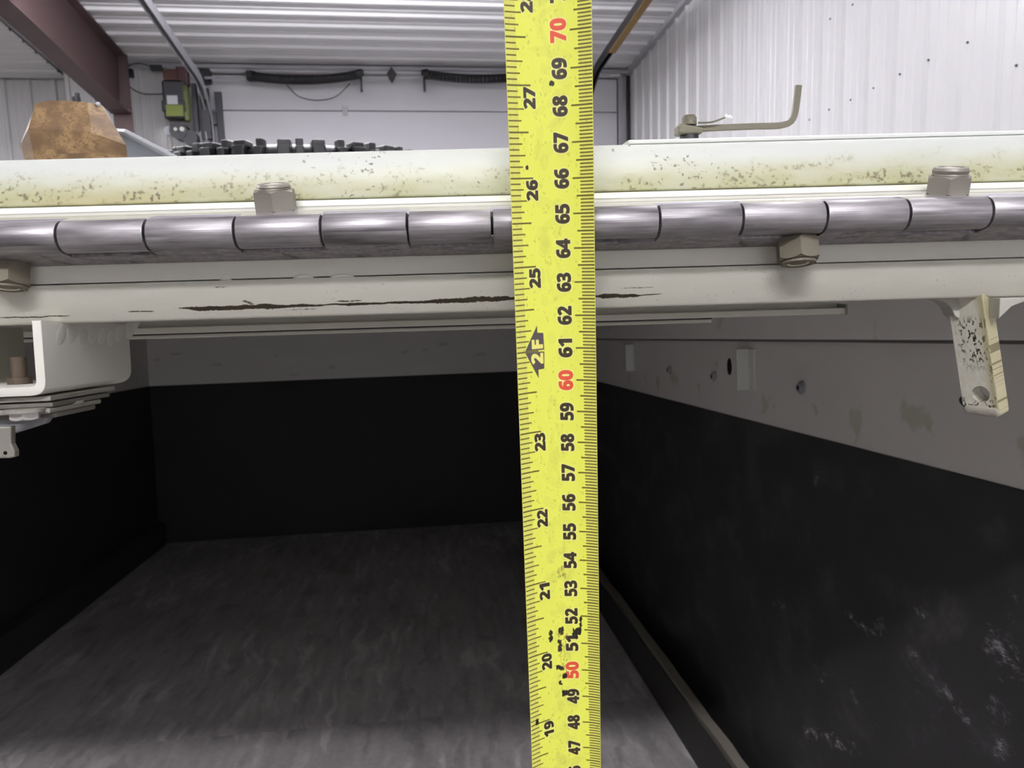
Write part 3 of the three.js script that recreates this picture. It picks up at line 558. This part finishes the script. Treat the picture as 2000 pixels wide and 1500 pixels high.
// ------------------------------------------------------------------ the long piano hinge
const KR = 0.0049, KC = 0; // barrel radius, axis at the frame origin
const upBack = pr(393, 0.2486), loBack = pr(497, 0.2478);
{
  const t = thing('piano_hinge', 'long bare steel piano hinge joining the white lid and lower rail', 'hinge'); inFrame(t);
  const cols = [-230, -62, 107, 279, 455, 625, 795, 961, 1127, 1290, 1453, 1618, 1780, 1942, 2103, 2262];
  const xs = cols.map((c) => xAt(c, 0, KR));
  const th = 0.0014;
  // leaf: a plate from the barrel's tangent to its back edge, with notches where the other leaf's barrels sit
  const leaf = (backPt, sgn) => {
    const [bz, by] = backPt, L = Math.hypot(bz, by), ang = Math.atan2(by, -bz); // slope of the leaf seen from the axis
    const off = Math.asin(KR / L), dir = ang - sgn * off; // outer face tangent to the barrel
    const ux = -Math.cos(dir), uy = Math.sin(dir), nx = sgn * Math.sin(dir) , ny = sgn * Math.cos(dir); // along and outward (z, y)
    const at = (s, h) => [nx * (KR - h) + ux * s, ny * (KR - h) + uy * s];
    const len = Math.sqrt(L * L - KR * KR);
    return { at, len, dir };
  };
  const up = leaf(upBack, 1), lo = leaf(loBack, -1);
  const leafGeo = (l, own) => {
    const parts = [prism(rounded([l.at(KR * 1.02 + 0.0002, 0), l.at(l.len, 0), l.at(l.len, th), l.at(KR * 1.02 + 0.0002, th)], [0.0002, 0.0004, 0, 0], 2), xs[0], xs.at(-1))];
    for (let i = 0; i + 1 < xs.length; i++) if (i % 2 === own) parts.push(prism([l.at(0, 0), l.at(KR * 1.03, 0), l.at(KR * 1.03, th), l.at(0, th)], xs[i] + 0.0003, xs[i + 1] - 0.0003));
    return merge(parts);
  };
  const uvScale = (g, r) => { const u = g.attributes.uv; for (let i = 0; i < u.count; i++) u.setXY(i, u.getX(i) * 14, u.getY(i) * 30); return g; };
  // barrels of even index belong to the upper leaf at columns 107..279, 455..625, ...
  part(t, 'upper_leaf', uvScale(leafGeo(up, 0)), M.leaf);
  part(t, 'lower_leaf', uvScale(leafGeo(lo, 1)), M.steel);
  for (let i = 0; i + 1 < xs.length; i++) {
    const w = xs[i + 1] - xs[i] - 0.0006, e = 0.0002;
    const pts = [[0.0028, -w / 2], [KR - e * 2, -w / 2], [KR - e * 0.6, -w / 2 + e * 0.6], [KR, -w / 2 + e * 2], [KR, w / 2 - e * 2], [KR - e * 0.6, w / 2 - e * 0.6], [KR - e * 2, w / 2], [0.0028, w / 2]].map((p) => new THREE.Vector2(...p));
    const g = toCreasedNormals(flat(new THREE.LatheGeometry(pts, 48)), 40 * D2R).rotateZ(-Math.PI / 2).rotateX(i * 1.3);
    const u = g.attributes.uv; for (let k = 0; k < u.count; k++) u.setXY(k, u.getY(k) * 0.36 + i * 0.37, u.getX(k) * 0.9 + i * 0.21);
    part(t, 'knuckle', g.translate((xs[i] + xs[i + 1]) / 2, 0, 0), M.steel);
  }
  part(t, 'pin', cyl(0.0027, 0.0027, xs.at(-1) - xs[0], 16).rotateZ(Math.PI / 2).translate((xs[0] + xs.at(-1)) / 2, 0, 0), M.gap);
  // lock nuts on both leaves
  const hexGeo = (af, h) => {
    const R = af / 2 / Math.cos(Math.PI / 6), hex = cyl(R, R, h, 6).translate(0, h / 2, 0);
    const cone = new THREE.LatheGeometry([[0, 0], [R * 0.93, 0], [R * 1.02, R * 0.07], [R * 1.02, h - R * 0.13], [R * 0.86, h], [0, h]].map((p) => new THREE.Vector2(...p)), 48);
    return toCreasedNormals(flat(cut(hex, cone, INTERSECTION)), 25 * D2R);
  };
  const AF = 0.0116;
  const nut = (label, px, py, zc, l, sgn, turn, hexH, m, group) => {
    const n = thing('lock_nut', label, 'nut', group), p = FL(px, py, zc);
    // foot of the nut on the leaf
    const s = (() => { let best = 0, bd = 9; for (let q = 0; q < l.len; q += 0.0001) { const a = l.at(q, 0), d = Math.abs(a[0] - p.z); if (d < bd) { bd = d; best = q; } } return best; })();
    const [z, y] = l.at(s, 0);
    inFrame(n, V(p.x, y, z)); n.rotation.order = 'YXZ';
    n.rotation.x = sgn > 0 ? l.dir : Math.PI + l.dir; 
    const top = 0.0081;
    part(n, 'hex_body', hexGeo(AF, hexH).rotateY(turn), m);
    const r = AF / 2;
    part(n, 'collar', toCreasedNormals(flat(new THREE.LatheGeometry([[r * 0.86, hexH - 0.0006], [r * 0.9, hexH + 0.0002], [r * 0.86, hexH + 0.0006], [r * 0.9, hexH + 0.001], [r * 0.91, top - 0.001], [r * 0.82, top - 0.0002], [r * 0.68, top], [r * 0.6, top - 0.0006], [r * 0.58, hexH]].map((q) => new THREE.Vector2(...q)), 40)), 30 * D2R), m);
    part(n, 'nylon_ring', new THREE.TorusGeometry(r * 0.53, r * 0.08, 8, 32).rotateX(Math.PI / 2).translate(0, top - 0.0008, 0), M.nylon);
    part(n, 'bolt_end', cyl(r * 0.46, r * 0.5, 0.006, 24).translate(0, top - 0.0036, 0), m);
    return n;
  };
  nut('upright steel lock nut on the hinge left of the yellow tape', 540, 411, 0.2412, up, 1, 0.12, 0.0063, M.nut);
  nut('upright steel lock nut on the hinge at the far right, with stepped collar', 1850, 374, 0.2418, up, 1, Math.PI / 6 + 0.05, 0.0055, M.nut);
  nut('dull lock nut hanging under the hinge right of the yellow tape', 1556, 476, 0.2408, lo, -1, 0.22, 0.0068, M.nutDull);
  nut('dull lock nut hanging under the hinge, cut by the left frame edge', 18, 522, 0.2402, lo, -1, 0.5, 0.0068, M.nutDull);
}

// ------------------------------------------------------------------ left latch bracket, channel welded under the rail
{
  const t = thing('latch_bracket', 'white square channel bracket welded under the left of the rail', 'bracket'); 
  const near = 0.25, p = bedHit(92, 772, 'z', -near), far = p.x / (bedRay(255, 745).x / -bedRay(255, 745).z); // right wall plane
  const xr = p.x, yb = p.y, yt = bedHit(85, 632, 'z', -near).y, th = 0.0028, d2 = -far, len = Math.abs(xr / (bedRay(255, 700).x / -bedRay(255, 700).z)) - near;
  inBed(t, V(xr, yt, -near));
  const h = yt - yb, W = 0.042;
  // U profile (x, y) drawn out along -z, with the far lower corner rounded off
  const outer = rounded([[0, 0.001], [0, -h], [-W, -h], [-W, 0.001]], [0, 0.0045, 0.0045, 0], 6), inner = rounded([[-W + th, 0.001], [-W + th, -h + th], [-th, -h + th], [-th, 0.001]], [0, 0.002, 0.002, 0], 5);
  const u = new THREE.Shape([...outer.map((q) => new THREE.Vector2(...q)), ...inner.map((q) => new THREE.Vector2(...q))]);
  let g = new THREE.ExtrudeGeometry(u, { depth: len, bevelEnabled: true, bevelSize: 0.0003, bevelThickness: 0.0003, bevelOffset: -0.0003, bevelSegments: 2 }).translate(0, 0, -len);
  const R = 0.006, cornerCut = plate([[-len - 0.002, -h - 0.002], [-len + R, -h - 0.002], [-len + R, -h + 0.00001], ...Array.from({ length: 7 }, (_, i) => { const a = i / 6 * Math.PI / 2; return [-len + R - R * Math.sin(a), -h + R - R * Math.cos(a)]; }), [-len - 0.002, -h + R]], 0.1).rotateY(-Math.PI / 2).translate(0.02, 0, 0);
  g = cut(flat(g), flat(cornerCut), SUBTRACTION);
  part(t, 'channel', toCreasedNormals(flat(g), 30 * D2R), M.bracket);
  for (let i = 0; i < 7; i++) part(t, 'weld_bead', new THREE.SphereGeometry(0.0028, 14, 10).scale(0.1, 0.9, 1.5).rotateX(0.6).translate(0, -0.0036 + 0.0008 * Math.sin(i * 2.3), -0.012 - i * (len - 0.014) / 7), M.bracket);
  part(t, 'weld_fillet', prism([[-len - 0.012, 0.0022], [-len + 0.002, 0.0022], [-len + 0.002, -0.0045], [-len - 0.002, -0.0035]], -0.004, 0.0006), M.bracket);
}
{ // latch hardware bolted under the channel
  const t = thing('rotary_latch', 'grey steel latch plates with bolt heads and a holed tab under the bracket', 'latch');
  const at = (px, py, d) => bedHit(px, py, 'z', -d), o = at(92, 772, 0.25); inBed(t, o);
  const L = (px, py, d) => at(px, py, d).sub(o);
  const plateAt = (px, py, d, w, h, dep, m, n, r = 0.0008) => { const p = L(px, py, d); return part(t, n, box(w, h, dep, p.x - w / 2, p.y, p.z - dep / 2, r), m); };
  const zinc = std({ color: 0xa8a49a, roughness: 0.5, metalness: 0.5, bumpMap: grain, bumpScale: 0.0003 }), dull = std({ color: 0x77746c, roughness: 0.6, metalness: 0.35, bumpMap: grain, bumpScale: 0.0003 });
  const xr = -0.004;
  for (const [y, w, z0, dep, m] of [[-0.0012, 0.05, -0.002, 0.05, zinc], [-0.0032, 0.05, -0.003, 0.044, dull], [-0.005, 0.05, -0.001, 0.038, zinc], [-0.0066, 0.046, -0.004, 0.03, dull]]) part(t, 'plate', box(w, 0.0016, dep, xr - w / 2 + 0.004, y, z0 - dep / 2, 0.0006), m);
  const head = (px, py, d, r, h) => { const p = L(px, py, d); const g = part(t, 'bolt_head', toCreasedNormals(flat(cut(cyl(r, r, h, 6), new THREE.SphereGeometry(r * 1.35, 32, 20).translate(0, r * 0.72, 0), INTERSECTION)), 25 * D2R).rotateY(0.3).translate(p.x, p.y, p.z), std({ color: 0xc2bcb8, roughness: 0.45, metalness: 0.4 })); part(g, 'washer', cyl(r * 1.3, r * 1.3, 0.001, 28).translate(p.x, p.y + h / 2, p.z), zinc); };
  head(127, 795, 0.272, 0.0044, 0.003); head(49, 811, 0.25, 0.0044, 0.0028);
  { // rounded jaw plate
    const p = L(88, 800, 0.256), k = 0.256 / FOC;
    part(t, 'jaw_plate', plate([[0, 0.001], [0, -0.003], [-6 * k, -26 * k], [-62 * k, -42 * k], [-0.045, -44 * k], [-0.045, 0.001]], 0.004, 0.0008).translate(p.x + 0.0006, p.y, p.z - 0.004), std({ color: 0x8a8a8c, roughness: 0.5, metalness: 0.3 }));
    const q = L(0, 838, 0.252);
    part(t, 'tab', plate([[-0.004, 0.001], [28 * k, 0.001], [26 * k, -26 * k], [31 * k, -40 * k], [30 * k, -50 * k], [22 * k, -52 * k], [-0.004, -50 * k]], 0.003, 0.0005, [[15 * k, -42 * k, 0.0011]]).translate(q.x, q.y, q.z), std({ color: 0x7d7a70, roughness: 0.55, metalness: 0.3, bumpMap: grain, bumpScale: 0.0004 }));
  }
  // brown bolt standing inside the channel
  const b = L(40, 758, 0.275), brown = std({ color: 0x44382a, roughness: 0.7 });
  part(t, 'inner_bolt', merge([cyl(0.0052, 0.0056, 0.008, 20).translate(0, 0.003, 0), cyl(0.0034, 0.0034, 0.012, 18).translate(0, 0.0105, 0), cyl(0.009, 0.0095, 0.003, 24).translate(0, -0.0015, 0)]).scale(0.7, 0.72, 0.7).translate(b.x, b.y - 0.0014, b.z), brown, 'brown bolt inside the channel');
}

// ------------------------------------------------------------------ right hanging strap
{
  const t = thing('hanging_strap', 'chipped white steel strap with a round hole hanging from the right of the rail', 'strap');
  const o = FL(1921, 592, 0.2525); inFrame(t, o);
  const lean = 0.2, H = 0.0395, W = 0.012, TH = 0.0062, yaw = -60 * D2R;
  const strapMap = dataTex(256, 512, (u, v) => { // u front to back, v top to bottom
    const n = fbm(u * 9, v * 20, 5, 171), n2 = fbm(u * 22, v * 40, 4, 177), k = fbm(u * 5, v * 8, 3, 179);
    let c = mix([214, 212, 200], [196, 192, 172], n);
    const zone = sst(0.08, 0.2, v) * sst(0.62, 0.4, v) * sst(0.95, 0.6, u) + sst(0.78, 0.9, v) + 0.7 * sst(0.16, 0.05, u) * sst(0.1, 0.3, v);
    c = mix(c, [44, 40, 30], clamp(zone) * sst(0.56, 0.63, n2) * sst(0.4, 0.55, k + 0.1));
    c = mix(c, [150, 140, 96], 0.6 * sst(0.3, 0.05, u));
    return c;
  }, true, THREE.ClampToEdgeWrapping, THREE.ClampToEdgeWrapping);
  const pts = rounded([[0, 0.003], [0, -H], [-W, -H + 0.0015], [-W, 0.003]], [0, 0.002, 0.0026, 0], 5);
  const pose = (g) => g.rotateY(yaw).rotateZ(lean);
  const g = plate(pts, TH, 0.0004, [[-0.0052, -H + 0.0083, 0.0033]]).translate(0, 0, -TH);
  { const p = g.attributes.position, u = g.attributes.uv; for (let i = 0; i < p.count; i++) u.setXY(i, -p.getX(i) / W, -p.getY(i) / H); }
  part(t, 'bar', pose(g), std({ map: strapMap, roughness: 0.55, bumpMap: grain, bumpScale: 0.0002 }));
  const web = (q, w, x, z) => plate(q, w, 0.0004).translate(x, 0, z);
  part(t, 'weld_fillet', web([[0, 0.0016], [0.011, 0.0016], [0.0085, 0.0004], [0.004, -0.0012], [0.0016, -0.0036], [0, -0.005]], 0.008, 0.0028, -0.004), M.strapWeld);
  part(t, 'weld_fillet', web([[0.002, 0.0016], [-0.007, 0.0016], [-0.0035, 0.0004], [-0.0012, -0.0014], [0.0004, -0.0045], [0.002, -0.0055]], 0.007, -0.0054, -0.014), M.strapWeld);
  part(t, 'lip', pose(new THREE.CapsuleGeometry(0.0016, W * 0.72, 6, 14).rotateZ(Math.PI / 2 - 0.1).scale(1, 1, 0.5).translate(-W * 0.48, -H + 0.0024, 0.0001)), std({ color: 0xa09a8e, roughness: 0.5, bumpMap: grain, bumpScale: 0.0004 }));
  part(t, 'ring', pose(new THREE.TorusGeometry(0.0024, 0.0007, 8, 24).rotateX(0.5).translate(-W - 0.0002, -H + 0.0042, -TH * 0.7)), M.darkSteel);
}

// ------------------------------------------------------------------ latch handle on the lid
{
  const t = thing('latch_lever', 'thin olive steel handle with upturned end lying on the lid', 'handle');
  const Z = 0.275, k = Z / FOC, o = FL(1346, 262, Z); inFrame(t, o);
  const ol = std({ color: 0x6c6858, roughness: 0.6, metalness: 0.25, bumpMap: grain, bumpScale: 0.0003 });
  const q = (px, py) => V((px - 1346) * k, (262 - py - (px - 1346) * 0.028) * k, 0);
  part(t, 'hub', plate(rounded([[-26 * k, -2 * k], [22 * k, -2 * k], [24 * k, 8 * k], [-22 * k, 18 * k], [-26 * k, 14 * k]], 0.0008, 3), 0.007, 0.0006).translate(0, 0, -0.0035), ol);
  part(t, 'post', cyl(0.0032, 0.0036, 0.006, 20).translate(0, -0.0028, 0), M.darkSteel);
  part(t, 'pivot_pin', merge([cyl(0.0026, 0.0026, 0.0026, 20).translate(0, 24 * k, 0), cyl(0.0021, 0.0024, 0.0012, 20).translate(0, 32 * k, 0)]), ol);
  const path = new THREE.CatmullRomCurve3([q(1326, 254), q(1400, 250), q(1470, 247), q(1520, 245.5), q(1543, 240), q(1552, 226), q(1556, 200), q(1559, 170)], false, 'catmullrom', 0.3);
  const s = new THREE.Shape(rounded([[-5.5 * k, -6 * k], [5.5 * k, -6 * k], [5.5 * k, 6 * k], [-5.5 * k, 6 * k]], 0.0006, 3).map((p) => new THREE.Vector2(...p)));
  part(t, 'bar', toCreasedNormals(flat(new THREE.ExtrudeGeometry(s, { steps: 50, bevelEnabled: false, extrudePath: path })), 30 * D2R), ol);
  const w = new THREE.CatmullRomCurve3([q(1360, 243), q(1385, 242), q(1402, 237), q(1412, 233)].map((p) => p.add(V(0, 0, 0.0025))));
  part(t, 'split_pin', new THREE.TubeGeometry(w, 20, 0.00035, 6), ol);
  part(t, 'pin_flare', plate([[0, 0], [5 * k, 9 * k], [7 * k, 4 * k], [14 * k, 4 * k], [18 * k, -3 * k], [8 * k, -2 * k]], 0.0008, 0.0002).translate(q(1410, 233).x, q(1410, 233).y, 0.002), M.white, 'white scrap on the pin end');
}
// ------------------------------------------------------------------ bronze guard and grey bar on the lid
{
  const t = thing('steel_guard', 'mottled brown folded steel guard standing on the lid at the left', 'guard');
  const Z = 0.6, k = Z / FOC, o = P(140, 306, Z); inFrame(t, o.clone().applyMatrix4(frameInv));
  const q = (px, py, z) => [(px - 140) * k, (306 - py - (px - 140) * 0.028) * k, z];
  const F = [q(62, 208, -0.012), q(86, 208, 0.004), q(112, 203, 0.004), q(150, 203, 0.004), q(186, 206, 0.004), q(196, 204, -0.01), // top
    q(38, 281, -0.004), q(88, 262, 0.018), q(205, 268, 0.018), q(243, 282, -0.004), // belt
    q(44, 330, -0.006), q(86, 330, 0.012), q(206, 330, 0.012), q(241, 330, -0.006)];
  const tris = [[0, 6, 7], [0, 7, 1], [1, 7, 2], [2, 7, 3], [7, 8, 3], [3, 8, 4], [4, 8, 9], [4, 9, 5], [6, 10, 11], [6, 11, 7], [7, 11, 12], [7, 12, 8], [8, 12, 13], [8, 13, 9]];
  const pos = [], uv = [], add = (a, b, c) => { for (const p of [a, b, c]) { pos.push(...p); uv.push(p[0] * 12 + 0.5, p[1] * 12); } };
  const B = F.map(([x, y, z]) => [x * 0.97, y, z - 0.003]);
  for (const [a, b, c] of tris) { add(F[a], F[b], F[c]); add(B[a], B[c], B[b]); }
  const rim = [0, 1, 2, 3, 4, 5, 9, 13, 12, 11, 10, 6]; rim.forEach((a, i) => { const b = rim[(i + 1) % rim.length]; add(F[a], F[b], B[b]); add(F[a], B[b], B[a]); });
  const g = new THREE.BufferGeometry(); g.setAttribute('position', new THREE.Float32BufferAttribute(pos, 3)); g.setAttribute('uv', new THREE.Float32BufferAttribute(uv, 2)); g.computeVertexNormals();
  const bm = dataTex(512, 512, (u, v) => { const a = fbm(u * 10, v * 10, 5, 191), b = fbm(u * 70, v * 70, 4, 197); let c = mix([96, 74, 50], [142, 115, 80], sst(0.22, 0.78, a)); c = mix(c, [84, 60, 32], 0.6 * sst(0.54, 0.68, b) * sst(0.4, 0.58, a)); return c; });
  part(t, 'shell', toCreasedNormals(g, 12 * D2R), std({ map: bm, roughness: 0.5, metalness: 0.25, side: THREE.DoubleSide }));
  const p = q(155, 197, -0.004);
  part(t, 'bolt', merge([cyl(0.0032, 0.0032, 0.004, 6), cyl(0.0018, 0.0018, 0.004, 12).translate(0.001, 0.003, 0)]).translate(...p), M.darkSteel);
  const p2 = q(196, 205, -0.004); part(t, 'edge_bolt', new THREE.SphereGeometry(0.0018, 14, 10).translate(...p2), M.galv);
  const f = q(140, 322, -0.02); part(t, 'foot', box(0.06, 0.02, 0.02, f[0], f[1], f[2]), M.darkSteel);
}
{
  const t = thing('flat_bar', 'pale grey steel bar sloping down beside the brown guard', 'bar');
  const a = P(232, 254, 0.62), b = P(345, 312, 0.66); const d = b.clone().sub(a), len = d.length(); t.position.copy(a.clone().add(b).multiplyScalar(0.5));
  t.quaternion.setFromUnitVectors(V(1, 0, 0), d.normalize());
  part(t, 'bar', box(len, 0.003, 0.022, 0, 0, 0, 0.0008), M.galv);
  part(t, 'web', box(len, 0.016, 0.003, 0, -0.0085, -0.006, 0.0006), std({ color: 0x8a8d94, roughness: 0.5, metalness: 0.5 }));
}
// ------------------------------------------------------------------ tyre lying on the lid
{
  const t = thing('tire', 'black knobby tire lying on the lid under the left torsion spring', 'tire');
  const Z = 2.15, R = 0.385, H = 0.182, rubber = std({ color: 0x1b1b1d, roughness: 0.34 });
  const top = P(585, 268, Z - R + 0.03), c = P(585, 268, Z); c.y = top.y - H; t.position.copy(c); 
  const prof = rounded([[0.2, 0.02], [R - 0.06, 0.0], [R - 0.018, 0.03], [R - 0.014, H / 2], [R - 0.018, H - 0.028], [R - 0.06, H - 0.004], [0.2, H - 0.02], [0.22, H / 2]], 0.02, 4).map((p) => new THREE.Vector2(...p)); prof.push(prof[0].clone());
  part(t, 'carcass', new THREE.LatheGeometry(prof, 96), rubber);
  const lugG = (w, h, d) => new RoundedBoxGeometry(w, h, d, 1, 0.003);
  const A = lugG(0.03, 0.04, 0.022), B = lugG(0.02, 0.05, 0.022), C = lugG(0.03, 0.016, 0.045), D = lugG(0.018, 0.022, 0.03);
  const N = 52;
  for (let i = 0; i < N; i++) { const a = (i + 0.3 * rnd()) / N * Math.PI * 2; const ca = Math.sin(a), sa = Math.cos(a); if (sa < -0.1) continue;
    const m = part(t, 'lug', i % 2 ? A : B, rubber); m.position.set(ca * (R - 0.008), H - (i % 2 ? 0.036 : 0.044), sa * (R - 0.008)); m.rotation.y = a;
    const s = part(t, 'lug', i % 2 ? C : D, rubber); s.position.set(ca * (R - 0.03), H - (i % 2 ? 0.011 : 0.010), sa * (R - 0.03)); s.rotation.y = a;
  }
}

// ------------------------------------------------------------------ the measuring tape
{
  const t = thing('measuring_tape', 'yellow steel measuring tape standing upright in front of the hinge', 'measuring tape');
  const cs = (x, y, z) => V(x, -y, -z).applyMatrix4(camera.matrixWorld);
  const at = (s) => { const q = (60 - s) / 100, c = Math.cos(12.63796 * D2R), n = Math.sin(12.63796 * D2R), Z = 0.23496 + q * n; return cs(0.0100 + (70 - s) / 23 * 0.00861, -0.00118 + q * c, Z); };
  const O = at(0), up = at(70).sub(O).normalize(); // scale: 1 cm along the tape is 1 cm
  let ac = V(1, 0, 0).transformDirection(camera.matrixWorld); ac.addScaledVector(up, -ac.dot(up)).normalize(); const nn = ac.clone().cross(up).normalize();
  t.position.copy(O); t.quaternion.setFromRotationMatrix(new THREE.Matrix4().makeBasis(ac, up, nn));
  const NU = 20, S0 = 0.9, S1 = 80, CUT = 45, TOP = 74.5, pos = [], uv = [], idx = [], groups = [];
  const G = 0.5, HW = 0.0125, thick = 0.00018;
  const sec = (u, s) => { // arc-length u in -1..1: edges towards the viewer
    const a = G * u, R = HW / G, x = R * Math.sin(a), d = R * (1 - Math.cos(a)) - 0.0014, tw = clamp((70 - s) / 23, -0.4, 1.5) * 0.17;
    const c = Math.cos(tw), n = Math.sin(tw); return [x * c + d * n * 0, d * c - x * n, a - tw];
  };
  const strip = (sa, sb, n, u0, u1, matI) => {
    const start = idx.length, base = pos.length / 3;
    for (const side of [0, 1]) for (let i = 0; i <= n; i++) for (let j = 0; j <= NU; j++) {
      const s = sa + (sb - sa) * i / n, u = -1 + 2 * j / NU, [x, z, a] = sec(u, s);
      pos.push(x + (side ? thick * Math.sin(a) : 0), s / 100, z - (side ? thick * Math.cos(a) : 0)); uv.push((s - u0) / (u1 - u0), 1 - j / NU);
    }
    const K = (n + 1) * (NU + 1);
    for (let i = 0; i < n; i++) for (let j = 0; j < NU; j++) { const a = base + i * (NU + 1) + j, b = a + 1, c = a + NU + 1, d = c + 1; idx.push(a, b, c, b, d, c); idx.push(a + K, c + K, b + K, b + K, c + K, d + K); }
    for (let i = 0; i < n; i++) for (const j of [0, NU]) { const a = base + i * (NU + 1) + j, c = a + NU + 1; if (j) idx.push(a, a + K, c, c, a + K, c + K); else idx.push(a, c, a + K, c, c + K, a + K); }
    groups.push([start, idx.length - start, matI]);
  };
  strip(S0, CUT, 40, 0, CUT, 0); strip(CUT, TOP, 60, CUT, TOP, 1);
  const g = new THREE.BufferGeometry(); g.setAttribute('position', new THREE.Float32BufferAttribute(pos, 3)); g.setAttribute('uv', new THREE.Float32BufferAttribute(uv, 2)); g.setIndex(idx); groups.forEach((q) => g.addGroup(...q)); g.computeVertexNormals();
  const tm = (map) => std({ map, roughness: 0.5 });
  part(t, 'blade', g, [tm(tapeTex(2048, 128, 0, CUT, false)), tm(tapeTex(2048, 256, CUT, TOP, true))]);
  part(t, 'end_hook', merge([box(0.018, 0.02, 0.001, 0, 0.018, 0.0005, 0.0004), box(0.018, 0.001, 0.009, 0, 0.0085, -0.004, 0.0004)]), M.galv);
  for (const x of [-0.004, 0.004]) part(t, 'rivet', cyl(0.0016, 0.0016, 0.0014, 12).rotateX(Math.PI / 2).translate(x, 0.022, 0.0012), M.galv);
}

scene.traverse((o) => { if (o.isMesh) { o.castShadow = true; o.receiveShadow = true; } });
renderer.render(scene, camera);
